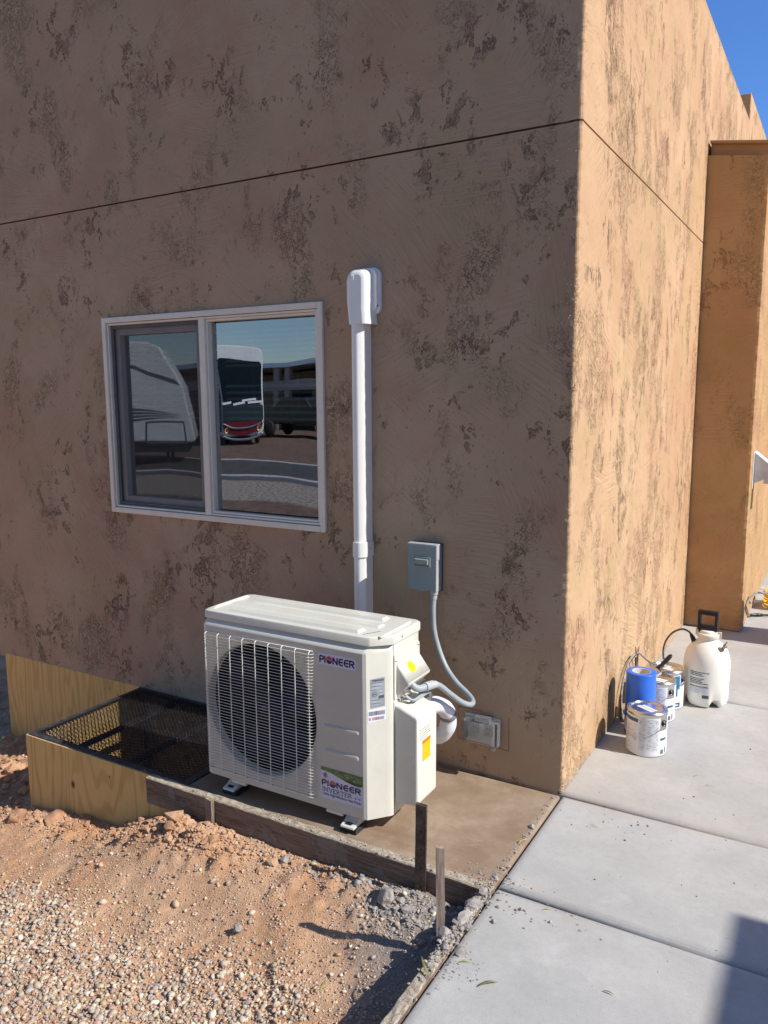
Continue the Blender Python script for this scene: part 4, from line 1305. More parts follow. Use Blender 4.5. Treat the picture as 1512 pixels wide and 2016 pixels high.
mb = MB()
RYm = Matrix.Rotation(math.pi / 2, 3, 'Y')
for (y, z) in ((-.528, .612), (-.364, .626)):
    mb = MB(); mb.lathe([(0, .004), (.003, .0035), (.0045, 0)], (AX1 + .004, y, z), m_screw, M=RYm, n=10); mb.build('screw', ac)
mb = MB()                                                       # terminal plate under the hood with shiny bushings
mb.box(AX1 + .001, AX1 + .045, -.515, -.37, .470, .476, m_zinc, Matrix.Translation((AX1, 0, .473)) @ Matrix.Rotation(-.75, 4, 'Y') @ Matrix.Translation((-AX1, 0, -.473)))
for (y, z) in ((-.505, .487), (-.485, .495), (-.466, .487)):
    mb.lathe([(0, .01), (.005, .009), (.006, -.002), (.009, -.003), (.009, -.006)], (AX1 + .022, y, z), m_zinc, n=12, M=Matrix.Rotation(2.2, 3, 'Y'))
mb.build('terminal_plate', ac)
mb = MB()
for dy, zz in ((0, 0), (.012, -.006)):
    mb.tube(smooth_path([(AX1 + .02, -.50 + dy, .485 + zz), (AX1 + .045, -.485 + dy, .466 + zz), (AX1 + .055, -.45 + dy, .470 + zz), (AX1 + .058, -.40 + dy, .470 + zz), (AX1 + .05, -.36 + dy, .445 + zz), (AX1 + .03, -.34 + dy, .40)]), .0042, m_conduit, n=8)
mb.build('control_cable', ac)

# ------------------------------------------------------------------ things on the wall
lc = thing('line_set_cover', (-.835, 0, 0), 'tall white plastic line cover running up the wall behind the heat pump', 'pipe cover')
mb = MB()
duct = [(-.885, -.0005), (-.885, -.060), (-.879, -.071), (-.873, -.0735), (-.856, -.0740), (-.848, -.0715), (-.833, -.054), (-.830, -.0005)]
mb.prism(duct, .10, 1.80, m_duct, 'z', smooth=False)
dd_ = mb.build('duct', lc, bevel=.002)
mb = MB()
duct2 = [(-.890, -.0004), (-.890, -.063), (-.882, -.075), (-.874, -.0785), (-.855, -.0790), (-.844, -.076), (-.828, -.057), (-.825, -.0004)]
mb.prism(duct2, .842, .905, m_duct, 'z')
mb.lathe([(0, .003), (.003, .0025), (.004, 0)], (-.8262, -.03, .876), m_screw, n=8, M=RYm)
mb.build('coupling', lc, bevel=.002)
mb = MB()
# cap: rounded outline lofted towards the viewer
def capout(f, dz=0):
    x0, x1 = -.905 + f, -.806 - f
    zt = 1.985 - f
    r = .040 - f * .75; r2 = .028 - f * .5
    p_ = [(-.896 + f, 1.777), (x0 + .003, 1.84), (x0, 1.862)] + [(x, z) for x, z in arcpts(x0 + r, zt - r, r, r, 180, 90, 6)] + [(x, z) for x, z in arcpts(x1 - r2, zt - r2, r2, r2, 90, 0, 6)] + [(x1, 1.862), (x1 - .001, 1.84), (x1 + .004, 1.777)]
    return p_
L_ = [(-.0005, capout(.0)), (-.055, capout(.0)), (-.068, capout(.004)), (-.077, capout(.012)), (-.080, capout(.022))]
vs = []; fs = []
n_ = len(L_[0][1])
for y, o_ in L_: vs += [(x, (y if z > 1.80 or y > -.06 else y + .0), z) for x, z in o_]
for i in range(len(L_) - 1):
    for k in range(n_): fs.append((i * n_ + k, (i + 1) * n_ + k, (i + 1) * n_ + (k + 1) % n_, i * n_ + (k + 1) % n_))
fs.append(tuple((len(L_) - 1) * n_ + k for k in range(n_)))
mb.add(vs, fs, m_duct, True)
for x in (-.868, -.862):
    mb.tube([(x, -.081, 1.945), (x - .001, -.080, 1.962), (x, -.073, 1.974), (x + .004, -.05, 1.982)], .0016, m_duct, n=6)
c_ = mb.build('wall_cap', lc)
es = c_.modifiers.new('es', 'EDGE_SPLIT'); es.split_angle = math.radians(40)
mb = MB()
fl = [(x, z) for x, z in rrect(-.925, -.780, 1.815, 1.995, .03, 6)]
mb.prism(fl, -.0005, -.014, m_duct, 'y')
mb.prism([(x, z) for x, z in rrect(-.915, -.787, 1.825, 1.990, .03, 6)], -.014, -.030, m_duct, 'y')
mb.lathe([(0, .001), (.004, .0005), (.004, 0)], (-.7865, -.022, 1.848), m_dark, n=8, M=RYm)
mb.build('cap_flange', lc, bevel=.002)

db = thing('disconnect_box', (-.57, 0, .73), 'grey metal electrical disconnect box with a recessed latch on the shaded wall', 'electrical box')
mb = MB(); mb.box(-.628, -.511, -.045, -.0005, .733, .915, m_discbox); mb.build('body', db, bevel=.002)
mb = MB()
mb.box(-.632, -.507, -.060, -.046, .738, .922, m_discbox)
mb.box(-.512, -.5055, -.0602, -.035, .86, .9225, m_fit)
mb.box(-.634, -.505, -.062, -.03, .917, .9235, m_fit)
mb.box(-.5125, -.506, -.0606, -.044, .736, .86, m_fit)
mb.box(-.595, -.553, -.052, -.040, .732, .7375, m_fit)
l_ = mb.build('door', db, bevel=.002)
mb = MB()
frame_rect(mb, -.606, -.532, .832, .872, .005, -.066, -.060, m_discbox)
mb.add([(-.601, -.0608, .837), (-.537, -.0608, .837), (-.541, -.072, .845), (-.597, -.072, .845), (-.541, -.072, .862), (-.597, -.072, .862), (-.537, -.0608, .868), (-.601, -.0608, .868)],
       [(0, 1, 2, 3), (3, 2, 4, 5), (5, 4, 6, 7), (1, 6, 4, 2), (0, 3, 5, 7)], m_discbox)
mb.build('latch', db, bevel=.001)
mb = MB()
mb.box(-.634, -.506, -.004, -.0004, .729, .921, m_ink)
mb.build('back_gasket', db)

wh = thing('conduit', (-.45, -.05, .36), 'grey flexible conduit looping from the disconnect box down to the heat pump', 'conduit')
mb = MB()
path = smooth_path([(-.524, -.044, .727), (-.525, -.047, .69), (-.525, -.050, .655), (-.520, -.05, .577), (-.498, -.05, .501), (-.461, -.06, .437), (-.409, -.08, .394), (-.359, -.10, .371), (-.322, -.13, .362), (-.301, -.165, .360), (-.300, -.20, .366), (-.313, -.24, .388), (-.332, -.30, .437), (-.345, -.36, .485), (-.356, -.40, .499), (-.362, -.425, .500)], 8)
mb.tube(path, .0105, m_conduit, n=14)
mb.build('hose', wh)
mb = MB()
mb.tube([(-.524, -.044, .738), (-.524, -.044, .722)], .0155, m_fit, n=14); mb.tube([(-.524, -.044, .722), (-.5245, -.045, .703)], .0125, m_fit, n=14)
mb.build('connector', wh, bevel=.001)
mb = MB()
mb.tube([(-.354, -.392, .497), (-.364, -.432, .500)], .0155, m_fit, n=16); mb.tube([(-.350, -.377, .493), (-.354, -.392, .497)], .0135, m_fit, n=16)
mb.tube(smooth_path([(-.364, -.432, .500), (-.372, -.455, .500), (-.383, -.470, .507), (-.395, -.475, .520)]), .0125, m_conduit, n=12)
mb.build('connector', wh, bevel=.001)

ip = thing('insulated_pipe', (-.4, -.25, .2), 'white wrapped refrigerant pipe bulging out behind the valve cover', 'pipe')
mb = MB()
pp = smooth_path([(-.405, -.39, .36), (-.40, -.34, .385), (-.395, -.28, .375), (-.385, -.23, .345), (-.384, -.20, .30), (-.395, -.19, .25), (-.43, -.18, .21), (-.50, -.15, .19), (-.62, -.10, .19), (-.78, -.06, .22)], 8)
rr_ = [.031 + .0008 * math.sin(i * .55) for i in range(len(pp))]
mb.tube(pp, rr_, simple('pipe_wrap_white', (.80, .80, .86), .5, var=.04, bump=.002, bscale=40), n=16)
mb.build('wrap', ip)
mb = MB(); k_ = next(i for i, p_ in enumerate(pp) if p_.z < .318 and p_.y > -.24)
mb.tube(pp[k_ - 1:k_ + 3], .0335, simple('grey_tape', (.22, .22, .24), .5), n=16); mb.build('tape_band', ip)

ob = thing('outlet_cover', (-.33, 0, .14), 'clear plastic bubble cover over an outlet low on the shaded wall', 'outlet')
mb = MB()
mb.box(-.402, -.252, -.008, -.0005, .135, .247, m_sash)
o_ = mb.build('base_plate', ob, bevel=.003)
mb = MB()
for cx in (-.358, -.300):
    mb.prism([(x, z) for x, z in rrect(cx - .018, cx + .018, .168, .216, .008)], -.008, -.014, simple('socket_face', (.33, .32, .30), .5) if not bpy.data.materials.get('socket_face') else bpy.data.materials['socket_face'], 'y')
    for dx in (-.006, .006): mb.box(cx + dx - .0012, cx + dx + .0012, -.0146, -.013, .192, .203, m_dark)
    mb.lathe([(0, 0), (.003, 0)], (cx, -.0146, .180), m_dark, n=8, M=RX)
mb.build('receptacle', ob)
mb = MB()
vs = []; x0, x1, z0, z1 = -.392, -.258, .142, .236
sh = [(0, -.009, 0), (0, -.045, .0), (.004, -.054, .004), (.012, -.057, .012)]
vs = []
for (i_, y, j_) in sh: vs += [(x0 + i_, y, z0 + j_), (x1 - i_, y, z0 + j_), (x1 - i_, y, z1 - j_), (x0 + i_, y, z1 - j_)]
fs = []
for i in range(3):
    for k in range(4): fs.append((i * 4 + k, (i + 1) * 4 + k, (i + 1) * 4 + (k + 1) % 4, i * 4 + (k + 1) % 4))
fs.append((12, 13, 14, 15))
mb.add(vs, fs, m_clear, False)
mb.box(-.402, -.392, -.035, -.010, .150, .228, m_clear)
mb.box(-.345, -.285, -.050, -.016, .2365, .252, m_clear)
mb.box(-.258, -.250, -.045, -.020, .145, .235, m_clear)
mb.box(-.275, -.262, -.050, -.025, .130, .1415, m_clear)
b_ = mb.build('cover', ob)
so = b_.modifiers.new('s', 'SOLIDIFY'); so.thickness = .0022; so.offset = 1

# ------------------------------------------------------------------ paint things on the walk
def can(x, y, rot, style, label):
    """one-gallon can; ROT: degrees the side facing the viewer is turned"""
    th = thing('paint_can', (x, y, 0), label, 'paint can', 'gallon paint cans on the walk')
    R_, H = .0815, .188
    c = (x, y, 0)
    mb = MB()
    mb.lathe([(0, .004), (R_ - .004, .004), (R_ - .001, .0), (R_ + .001, .003), (R_, .007), (R_, H - .012), (R_ + .0015, H - .009), (R_ + .002, H - .004), (R_ + .0005, H), (R_ - .003, H + .0005), (R_ - .006, H - .002)], c, m_tin, n=56)
    mb.build('body', th)
    mb = MB()
    mb.lathe([(0, H - .005), (.045, H - .005), (.058, H - .0045), (.066, H - .0045), (.0675, H - .001), (.0685, H + .0018), (.072, H + .0025), (.0745, H), (.0765, H - .003)], c, m_tin, n=56)
    mb.build('lid', th)
    mb = MB()
    zt = H - .0038
    def lq(u0, u1, v0, v1, a, mat, dz=0):
        ca, sa = math.cos(a), math.sin(a)
        mb.add([(x + u * ca - v * sa, y + u * sa + v * ca, zt + dz) for u, v in ((u0, v0), (u1, v0), (u1, v1), (u0, v1))], [(0, 1, 2, 3)], mat)
    if style == 0:
        lq(-.040, .042, -.020, -.001, -.55, m_canw); lq(-.034, .042, .002, .016, -.55, m_canw); lq(-.036, .038, -.0115, -.0105, -.55, m_red, .0004)
    elif style == 1:
        lq(-.02, .045, -.030, -.012, -.2, m_canw); lq(-.02, .045, -.008, .010, -.2, m_canw)
    else:
        lq(-.055, -.018, .012, .032, -.35, m_canw); lq(-.012, .012, .010, .03, -.35, m_canw); lq(-.01, .04, -.025, -.008, -.35, m_canw); lq(-.01, .035, -.005, .008, -.35, m_canw)
    mb.build('lid_sticker', th)
    # paper label wrapped round the body. rot marks the label's seam: bare tin strip with the handle ear
    mb = MB()
    e = rot
    R1 = R_ + .0007
    a0, a1 = e - 345, e - 16
    if style != 2:
        mb.arc(c, R1, a0, a1, .006, H - .016, m_canw)
        mb.arc(c, R1 + .0003, a1, a1 + 30, .006, .115, m_canw)
        # blue head stripe and body text
        mb.arc(c, R1 + .0004, e - 140, e - 82, H - .042, H - .026, m_canblue)
        rr = np.random.default_rng(int(x * 1000))
        for k in range(20):
            z = H - .052 - k * .0062
            a = e - 138
            while a < e - 86:
                w_ = 3 + rr.random() * 16
                mb.arc(c, R1 + .0005, a, min(a + w_, e - 84), z, z + .0012, m_ink if rr.random() < .25 else m_inkl, n=3)
                a += w_ + 1.4
        for k in range(44):
            z = H - .024 - k * .0031
            a = e - 78
            while a < e - 24:
                w_ = 1.5 + rr.random() * 5
                mb.arc(c, R1 + .0005, a, min(a + w_, e - 22), z, z + .0011, m_inkl if rr.random() < .7 else m_ink, n=2)
                a += w_ + .9
        mb.arc(c, R1 + .0009, e - 14, e + 10, .072, .082, m_canblue)
        for k in range(9):
            mb.arc(c, R1 + .0009, e - 12 + k * 1.4, e - 11.3 + k * 1.4, .012, .032, m_ink, n=1)
        mb.arc(c, R1 + .0009, e + 5, e + 10, .012, .04, m_canblue)
    else:
        mb.arc(c, R1, a0, a1, .006, H - .016, m_canw)
        mb.arc(c, R1 + .0003, a1, a1 + 30, .006, .115, m_canw)
        mb.arc(c, R1 + .0012, -120, -32, H - .085, H - .020, m_canteal)
        mb.arc(c, R1 + .0013, -60, -40, H - .120, H - .084, m_canteal)
        mb.arc(c, R1 + .0014, -75, -28, .014, .036, m_canblue)
        mb.arc(c, R1 + .0018, -60, -36, .022, .028, m_canw)
    mb.build('label', th)
    for s_ in (0, 180):
        mb = MB()
        a = math.radians(e + s_)
        M = Matrix.Rotation(a, 3, 'Z') @ Matrix.Rotation(math.pi / 2, 3, 'Y')
        p_ = (x + math.cos(a) * (R_ - .0005), y + math.sin(a) * (R_ - .0005), H - .045)
        mb.lathe([(0, .0075), (.005, .0075), (.0055, .004), (.0135, .0035), (.0145, .0)], p_, m_black, n=20, M=M)
        mb.build('ear', th)
    mb = MB()
    pts = []
    for i in range(25):
        f = i / 24 * math.pi
        # bail hangs down on the side towards the viewer
        lx = math.cos(f) * (R_ + .006); dz = -math.sin(f) * .062; fy = -math.sin(f) * (R_ + .008)
        aa = math.radians(e)
        pts.append((x + lx * math.cos(aa) - fy * math.sin(aa), y + lx * math.sin(aa) + fy * math.cos(aa), H - .045 + dz))
    mb.tube(pts, .0014, m_zinc, n=6)
    mb.build('bail', th)
    return th
can(.190, .547, -22, 0, 'closed white-labelled paint can in front, alone before the blue tape roll')
can(.155, .930, -30, 1, 'white-labelled paint can in the middle with a brush leaning on its lid')
can(.162, 1.108, -12, 2, 'rearmost paint can with a teal label beside the white sprayer')

mb = MB()
cx, cy, HT = .125, .712, .283
mb.lathe([(.0375, .002), (.063, .001), (.0638, .004)] + [(.0638, .28)] + [(.0632, HT), (.0615, HT + .0014), (.0400, HT + .0014)], (cx, cy, 0), m_tape, n=56)
tp = mb
th = thing('tape_roll', (cx, cy, 0), 'tall stack of blue masking tape between the front can and the wall', 'tape')
tp.build('tape', th)
mb = MB(); mb.lathe([(.0400, HT + .0016), (.0385, HT + .0018), (.0378, HT), (.0378, .002)], (cx, cy, 0), m_core, n=40); mb.build('core', th)

# brush lying over the two rear cans
th = thing('paint_brush', (.14, 1.0, .19), 'paint brush with a dark handle resting on the middle can lid', 'paint brush')
def slab_path(mb, pts, ws, ts, mat, up=Vector((0, -.3, 1)), n=12):
    pts = [Vector(p) for p in pts]; vs = []; fs = []
    N = len(pts)
    for i, p in enumerate(pts):
        d = (pts[min(i + 1, N - 1)] - pts[max(i - 1, 0)]).normalized()
        a = d.cross(up).normalized(); b = a.cross(d).normalized()
        for k in range(n):
            t_ = 2 * math.pi * k / n
            ca, sa = math.cos(t_), math.sin(t_)
            ca = math.copysign(abs(ca) ** .6, ca); sa = math.copysign(abs(sa) ** .6, sa)
            vs.append(p + a * ca * ws[i] / 2 + b * sa * ts[i] / 2)
    for i in range(N - 1):
        for k in range(n): fs.append((i * n + k, i * n + (k + 1) % n, (i + 1) * n + (k + 1) % n, (i + 1) * n + k))
    fs.append(tuple(range(n))[::-1]); fs.append(tuple((N - 1) * n + k for k in range(n)))
    mb.add(vs, fs, mat, True)
A = Vector((.139, .985, .206)); B = Vector((.192, 1.045, .272)); D = Vector((.118, .925, .190))
upv = Vector((-.15, -.55, .8))
mb = MB(); slab_path(mb, [A.lerp(B, f) for f in (0, .12, .3, .5, .7, .9, 1.0)], [.050, .030, .018, .020, .022, .021, .010], [.018, .014, .012, .013, .013, .012, .008], m_black, upv)
hb = mb.build('handle', th)
dirv = (A - B).normalized(); dirv = Vector((dirv.x, dirv.y, dirv.z * .45)).normalized()
F = A + dirv * .030
mb = MB(); slab_path(mb, [A + dirv * -.003, F], [.066, .068], [.019, .019], m_zinc, upv); mb.build('ferrule', th, bevel=.001)
mb = MB(); slab_path(mb, [F + dirv * -.001, F + dirv * .02, F + dirv * .045, F + dirv * .056], [.066, .067, .068, .064], [.018, .017, .010, .004], m_bristle, upv); mb.build('bristles', th)

# tank sprayer
sx, sy = .325, 1.235
th = thing('pump_sprayer', (sx, sy, 0), 'milky white pump sprayer with a black D handle standing behind the paint cans', 'sprayer')
mb = MB(); n = 96
prof = [(.086, 0), (.100, .012), (.105, .035), (.105, .115), (.1065, .125), (.1065, .200), (.103, .235), (.092, .268), (.072, .296), (.052, .312), (.044, .318), (.043, .330)]
vs = []; fs = []
for (r, z) in prof:
    for k in range(n):
        a = 2 * math.pi * k / n
        q = (math.degrees(a) + 100) % 90
        notch = max(0.0, 1 - (abs(q - 45) / 15) ** 4) if abs(q - 45) < 15 else 0.0
        zz = z; rr = r
        if z < .05: zz = z + (.050 - z) * notch * .75; 
        if z < .12: rr = r - .004 * notch * max(0, 1 - z / .12)
        vs.append((sx + rr * math.cos(a), sy + rr * math.sin(a), zz))
m_ = len(prof)
for i in range(m_ - 1):
    for k in range(n): fs.append((i * n + k, i * n + (k + 1) % n, (i + 1) * n + (k + 1) % n, (i + 1) * n + k))
fs.append(tuple(range(n))[::-1])
mb.add(vs, fs, m_tank, True)
tank = mb.build('tank', th)
mb = MB()
mb.lathe([(.043, .328), (.050, .329), (.052, .334), (.052, .346), (.049, .350), (.036, .353), (.0, .353)], (sx, sy, 0), m_gasket, n=40)
mb.lathe([(.0385, .353), (.036, .362), (.030, .365), (0, .365)], (sx, sy, 0), m_tank, n=32)
for (dx, dz) in ((-.052, .345), (.053, .338)):
    mb.prism([(y, z) for y, z in rrect(sy - .006, sy + .006, dz - .012, dz + .022, .005)], sx + dx - .006, sx + dx + .006, m_gasket, 'x')
mb.build('collar', th, bevel=.001)
hd = MB()
Mh = Matrix.Translation((sx - .004, sy, 0)) @ Matrix.Rotation(math.radians(-6), 4, 'Z') @ Matrix.Rotation(math.radians(0), 4, 'Y')
def hbox(x0, x1, z0, z1, y0=-.014, y1=.014): hd.box(x0, x1, y0, y1, z0, z1, m_black, Mh)
hbox(-.046, .046, .440, .458); hbox(-.046, -.032, .385, .440); hbox(.033, .046, .385, .440)
hbox(-.046, .046, .362, .386)
hd.box(-.040, .040, -.010, .010, .350, .362, m_black, Mh)
for k in range(13): hd.box(-.042 + k * .0068, -.0385 + k * .0068, -.0155, -.0138, .438, .459, m_black, Mh)
hd.build('pump_handle', th, bevel=.003)
mb = MB()
vx, vy, vz = sx + .070, sy - .045, .290
mb.lathe([(.012, -.004), (.012, .003), (.008, .006), (.008, .016), (.011, .017), (.011, .022), (.004, .024), (.003, .032), (0, .033)], (vx, vy, vz), m_brass, n=14, M=Matrix.Rotation(.6, 3, 'Y'))
mb.tube([(vx + .01, vy, vz + .025), (vx + .022, vy - .004, vz + .040)], .003, m_brass, n=6)
mb.build('pressure_valve', th)
mb = MB()
rr = np.random.default_rng(5)
for k in range(14):
    z = .176 - k * .0078
    if k in (3, 8): continue
    a = 236.0
    while a < 285:
        w_ = 2 + rr.random() * 12
        lim = 285 - (rr.random() * 22 if rr.random() < .5 else 0)
        if a > lim: break
        mb.arc((sx, sy, 0), .1072, a, min(a + w_, lim), z, z + .0042, m_ink if k < 10 else m_inkl, n=3)
        a += w_ + .6
mb.arc((sx, sy, 0), .1072, 270, 286, .052, .068, m_ink, n=4)
mb.build('printed_text', th)
mb = MB()
hp = smooth_path([(.262, 1.225, .306), (.250, 1.22, .330), (.236, 1.22, .347), (.205, 1.22, .354), (.165, 1.21, .334), (.137, 1.20, .292), (.128, 1.19, .248), (.132, 1.18, .200)], 8)
mb.tube(hp, .0048, m_hose, n=10)
mb.build('hose', th)
mb = MB(); mb.tube([(.266, 1.227, .292), (.256, 1.222, .318), (.247, 1.22, .336)], [.013, .011, .007], m_black, n=12); mb.build('hose_nut', th)
hl = thing('spray_hose', (.03, .95, 0), 'thin paint-spotted hose arched against the wall behind the blue tape', 'hose')
mb = MB()
mb.tube(smooth_path([(.085, 1.13, .185), (.075, 1.135, .19), (.055, 1.124, .209), (.035, 1.074, .246), (.022, 1.03, .250), (.018, .97, .242), (.018, .904, .222), (.018, .84, .175), (.022, .80, .10), (.04, .77, .012)], 8), .0048, m_hose2, n=8)
mb.tube(smooth_path([(.030, 1.06, .247), (.016, .98, .225), (.012, .89, .19), (.014, .81, .12), (.03, .765, .012)], 8), .0022, m_black, n=6)
mb.build('hose', hl)
mb = MB(); mb.tube([(.028, 1.045, .232), (.040, 1.035, .10), (.045, 1.03, .01)], [.005, .009, .006], m_black, n=10); mb.tube([(.028, 1.045, .252), (.024, 1.048, .285)], [.004, .0015], m_black, n=6); mb.build('wand', hl)
mb = MB()
Mr = Matrix.Rotation(math.radians(65), 3, 'X') @ Matrix.Rotation(math.radians(15), 3, 'Y')
mb.lathe([(.012, -.012), (.016, -.014), (.036, -.012), (.040, -.008), (.040, .008), (.036, .012), (.016, .014), (.012, .012), (.012, -.012)], (.040, .800, .043), m_tan, n=30, M=Mr)
base_tag(mb, 'tape_roll', 'small tan roll on the ground between the blue tape and the wall', 'roll')

# white metal bracket on the lit face of the pillar
bk = thing('wall_bracket', (.36, 2.9, 1.0), 'white sheet-metal bracket fixed to the sunlit face of the pillar', 'bracket')
mb = MB()
mb.prism([(.350, .935), (.350, 1.128), (.56, .952), (.56, .937), (.409, .937), (.409, .963)], 2.692, 2.696, simple('bracket_grey', (.50, .50, .50), .45), 'y')
mb.build('web', bk, bevel=.001)
mb = MB()
M = Matrix.Translation((.350, 2.69, 1.131)) @ Matrix.Rotation(math.radians(40), 4, 'Y')
mb.box(-.004, .28, 0, .13, -.002, .003, m_white, M)
mb.build('flange', bk, bevel=.001)

mb = MB(); mb.box(.3455, .3495, 2.655, 2.690, .905, 1.135, m_white); mb.build('mounting_plate', bk, bevel=.001)

# extension cord at the far right
ec = thing('extension_cord', (.44, 3.3, 0), 'yellow extension cord coil with a grey plug lead on the walk by the pillar', 'cord')
mb = MB()
for k in range(9):
    cx_, cz_ = .505 + .006 * math.sin(k * 2.1), .055 + .004 * k
    pts = []
    for i in range(30):
        a = 2 * math.pi * i / 30
        pts.append((.515 + (.105 + .006 * math.sin(k * 1.3)) * math.cos(a), 3.35 + (.13 + .005 * math.cos(k)) * math.sin(a) + .01 * math.sin(k * 3.1), .008 + k * .0125 + .010 * math.sin(a + k) + .008))
    mb.tube(pts, .0065, m_cordy, n=8, closed=True)
mb.build('coil', ec)
mb = MB()
mb.tube(smooth_path([(.46, 3.15, .15), (.431, 3.0, .169), (.390, 2.98, .169), (.368, 2.92, .158), (.355, 2.82, .146), (.3535, 2.72, .134), (.3535, 2.78, .094), (.355, 2.93, .025), (.38, 2.99, .010)], 8), .0065, simple('grey_lead', (.26, .25, .24), .4), n=10)
mb.build('lead', ec)
mb = MB(); mb.tube([(.358, 2.94, .022), (.375, 2.985, .012), (.40, 3.00, .012), (.43, 3.015, .012)], [.008, .010, .012, .009], m_black, n=12); mb.tube([(.43, 3.015, .012), (.47, 3.03, .012), (.52, 3.05, .012)], .006, m_black, n=8); mb.build('plug', ec)

# ------------------------------------------------------------------ litter: leaves, rubble, rocks
def leaf(x, y, z, L, w, ang, mat, label, grp, curl=.25):
    mb = MB(); n = 10; vs = []; fs = []
    for i in range(n + 1):
        f = i / n
        ww = w * math.sin(math.pi * min(1, f * 1.02)) ** .7 * (1 - .3 * f) + .0004
        px = (f - .5) * L; py = math.sin(f * 2.6) * L * curl * .3
        pz = .0015 + math.sin(f * math.pi) * L * .08
        for s_ in (-1, 0, 1):
            vs.append((x + px * math.cos(ang) - (py + s_ * ww / 2) * math.sin(ang), y + px * math.sin(ang) + (py + s_ * ww / 2) * math.cos(ang), z + pz + abs(s_) * w * .14))
    for i in range(n):
        for k in range(2): fs.append((i * 3 + k, i * 3 + k + 1, i * 3 + k + 4, i * 3 + k + 3))
    mb.add(vs, fs, mat, True)
    o = base_tag(mb, 'leaf', label, 'leaf', grp)
    so = o.modifiers.new('t', 'SOLIDIFY'); so.thickness = .0004
G = 'dry leaves scattered on the walk'
leaf(.140, -1.055, .001, .055, .009, .75, m_leaf, 'olive green leaf lying on the near slab of the walk', G)
leaf(-.025, -1.08, .004, .085, .008, 2.25, m_leaf, 'long folded leaf draped over the form board of the walk', G)
leaf(-.012, -.39, .004, .045, .006, 1.1, m_leafy, 'yellow leaf caught in the gap at the edge of the pad', G)
leaf(.055, -1.01, .001, .035, .004, .5, m_leafy, 'thin yellow leaf next to the broken cement crumbs', G)
leaf(.175, -.690, .001, .030, .003, .6, m_leafy, 'tiny yellow leaf in the joint between two slabs', G)
leaf(-.33, -1.12, -.150, .055, .005, 1.75, m_leaf, 'narrow green blade lying in the gravel', G)
leaf(.17, -.165, .001, .035, .003, 2.8, m_leafy, 'faint yellow needle leaf on the slab beside the pad', G)
leaf(.42, .40, .001, .028, .004, .9, m_leafy, 'small pale leaf on the slab in front of the paint cans', G)
leaf(.47, .335, .001, .022, .003, .2, m_leafy, 'second pale leaf bit further right of the paint cans', G)
leaf(.415, -.93, .001, .030, .004, -.1, m_leaf, 'short leaf near the shadow at the bottom of the walk', G)
leaf(.56, 2.2, .001, .05, .02, .9, m_leafy, 'yellowish leaf on the walk in the shade of the pillar', G)

def rock_mesh(mb, c, r, mat, seed, sub=3, sq=(1, .85, .7), am=.35):
    bm = bmesh.new(); bmesh.ops.create_icosphere(bm, subdivisions=sub, radius=1)
    rot = Matrix.Rotation(seed * 1.7, 3, 'Z') @ Matrix.Rotation(seed * .9, 3, 'X')
    vs = []
    for v in bm.verts:
        n_ = 1 + am * mnoise.noise(v.co * 1.3 + Vector((seed * 3.1, 0, 0))) + am * .5 * mnoise.noise(v.co * 3.1 + Vector((0, seed, 0)))
        # facet it: quantise along a few directions
        q = v.co * n_
        for k in range(5):
            d_ = Vector((math.sin(seed + k * 2.1), math.cos(seed * 2 + k), math.sin(k * 1.3 + seed * .5))).normalized()
            e_ = q.dot(d_) - .72
            if e_ > 0: q = q - d_ * e_ * .85
        q = rot @ Vector((q.x * sq[0], q.y * sq[1], q.z * sq[2]))
        vs.append(Vector(c) + q * r)
    fs = [tuple(v.index for v in f.verts) for f in bm.faces]
    bm.free()
    mb.add(vs, fs, mat, False)
def rock(x, y, z, r, mat, seed, name, label, cat, grp=None, sq=(1, .85, .7)):
    mb = MB(); rock_mesh(mb, (x, y, z), r, mat, seed, sq=sq)
    base_tag(mb, name, label, cat, grp)
GC = 'broken cement lumps by the form boards'
rock(-.325, -.775, -.075, .034, m_rock, 1.3, 'cement_lump', 'largest grey cement lump just left of the tall stake', 'cement lump', GC, (1.2, .9, .8))
rock(-.268, -.742, -.070, .017, m_rock, 2.3, 'cement_lump', 'small cement lump touching the front form board near the stake', 'cement lump', GC)
rock(-.160, -.765, -.070, .016, m_rock, 3.9, 'cement_lump', 'small cement lump between the two standing stakes', 'cement lump', GC)
rock(-.415, -.735, -.085, .020, m_rock, 5.1, 'cement_lump', 'low cement lump in the shadow under the front board', 'cement lump', GC)
rock(-.020, -.715, .012, .016, m_rock, 6.4, 'cement_lump', 'dark wet cement lump on top of the board by the pad corner', 'cement lump', GC)
rock(-.022, -.780, .008, .022, m_rock, 7.7, 'cement_lump', 'flat cement lump on the walk board, second from the pad corner', 'cement lump', GC, (1.3, .8, .45))
rock(-.020, -.850, .006, .024, m_rock, 8.2, 'cement_lump', 'longest flat cement lump bridging board and walk', 'cement lump', GC, (1.5, .7, .4))
rock(-.045, -.930, .000, .020, m_rock, 9.1, 'cement_lump', 'crumbly cement lump at the foot of the shorter stake', 'cement lump', GC, (1.1, .9, .7))
rock(-.015, -.985, .006, .013, m_rock, 10.3, 'cement_lump', 'small cement lump at the near end of the crumbled stretch', 'cement lump', GC)
rock(.030, -.985, .006, .016, m_rock, 11.2, 'cement_lump', 'square cement chip lying on the walk', 'cement lump', GC, (1.2, 1, .4))
rock(.058, -.820, .003, .008, m_rock, 12.9, 'cement_lump', 'tiny dark cement chip alone on the near slab', 'cement lump', GC)
GR = 'rocks at the foot of the plywood box'
rock(-2.20, -.78, -.335, .050, m_rockr, 1.1, 'rock', 'orange rock left of the corner of the plywood box', 'rock', GR, (.9, .8, 1))
rock(-2.00, -.735, -.300, .045, m_rockr, 2.9, 'rock', 'dark flat-topped rock against the front of the plywood box', 'rock', GR, (1.2, .8, .7))
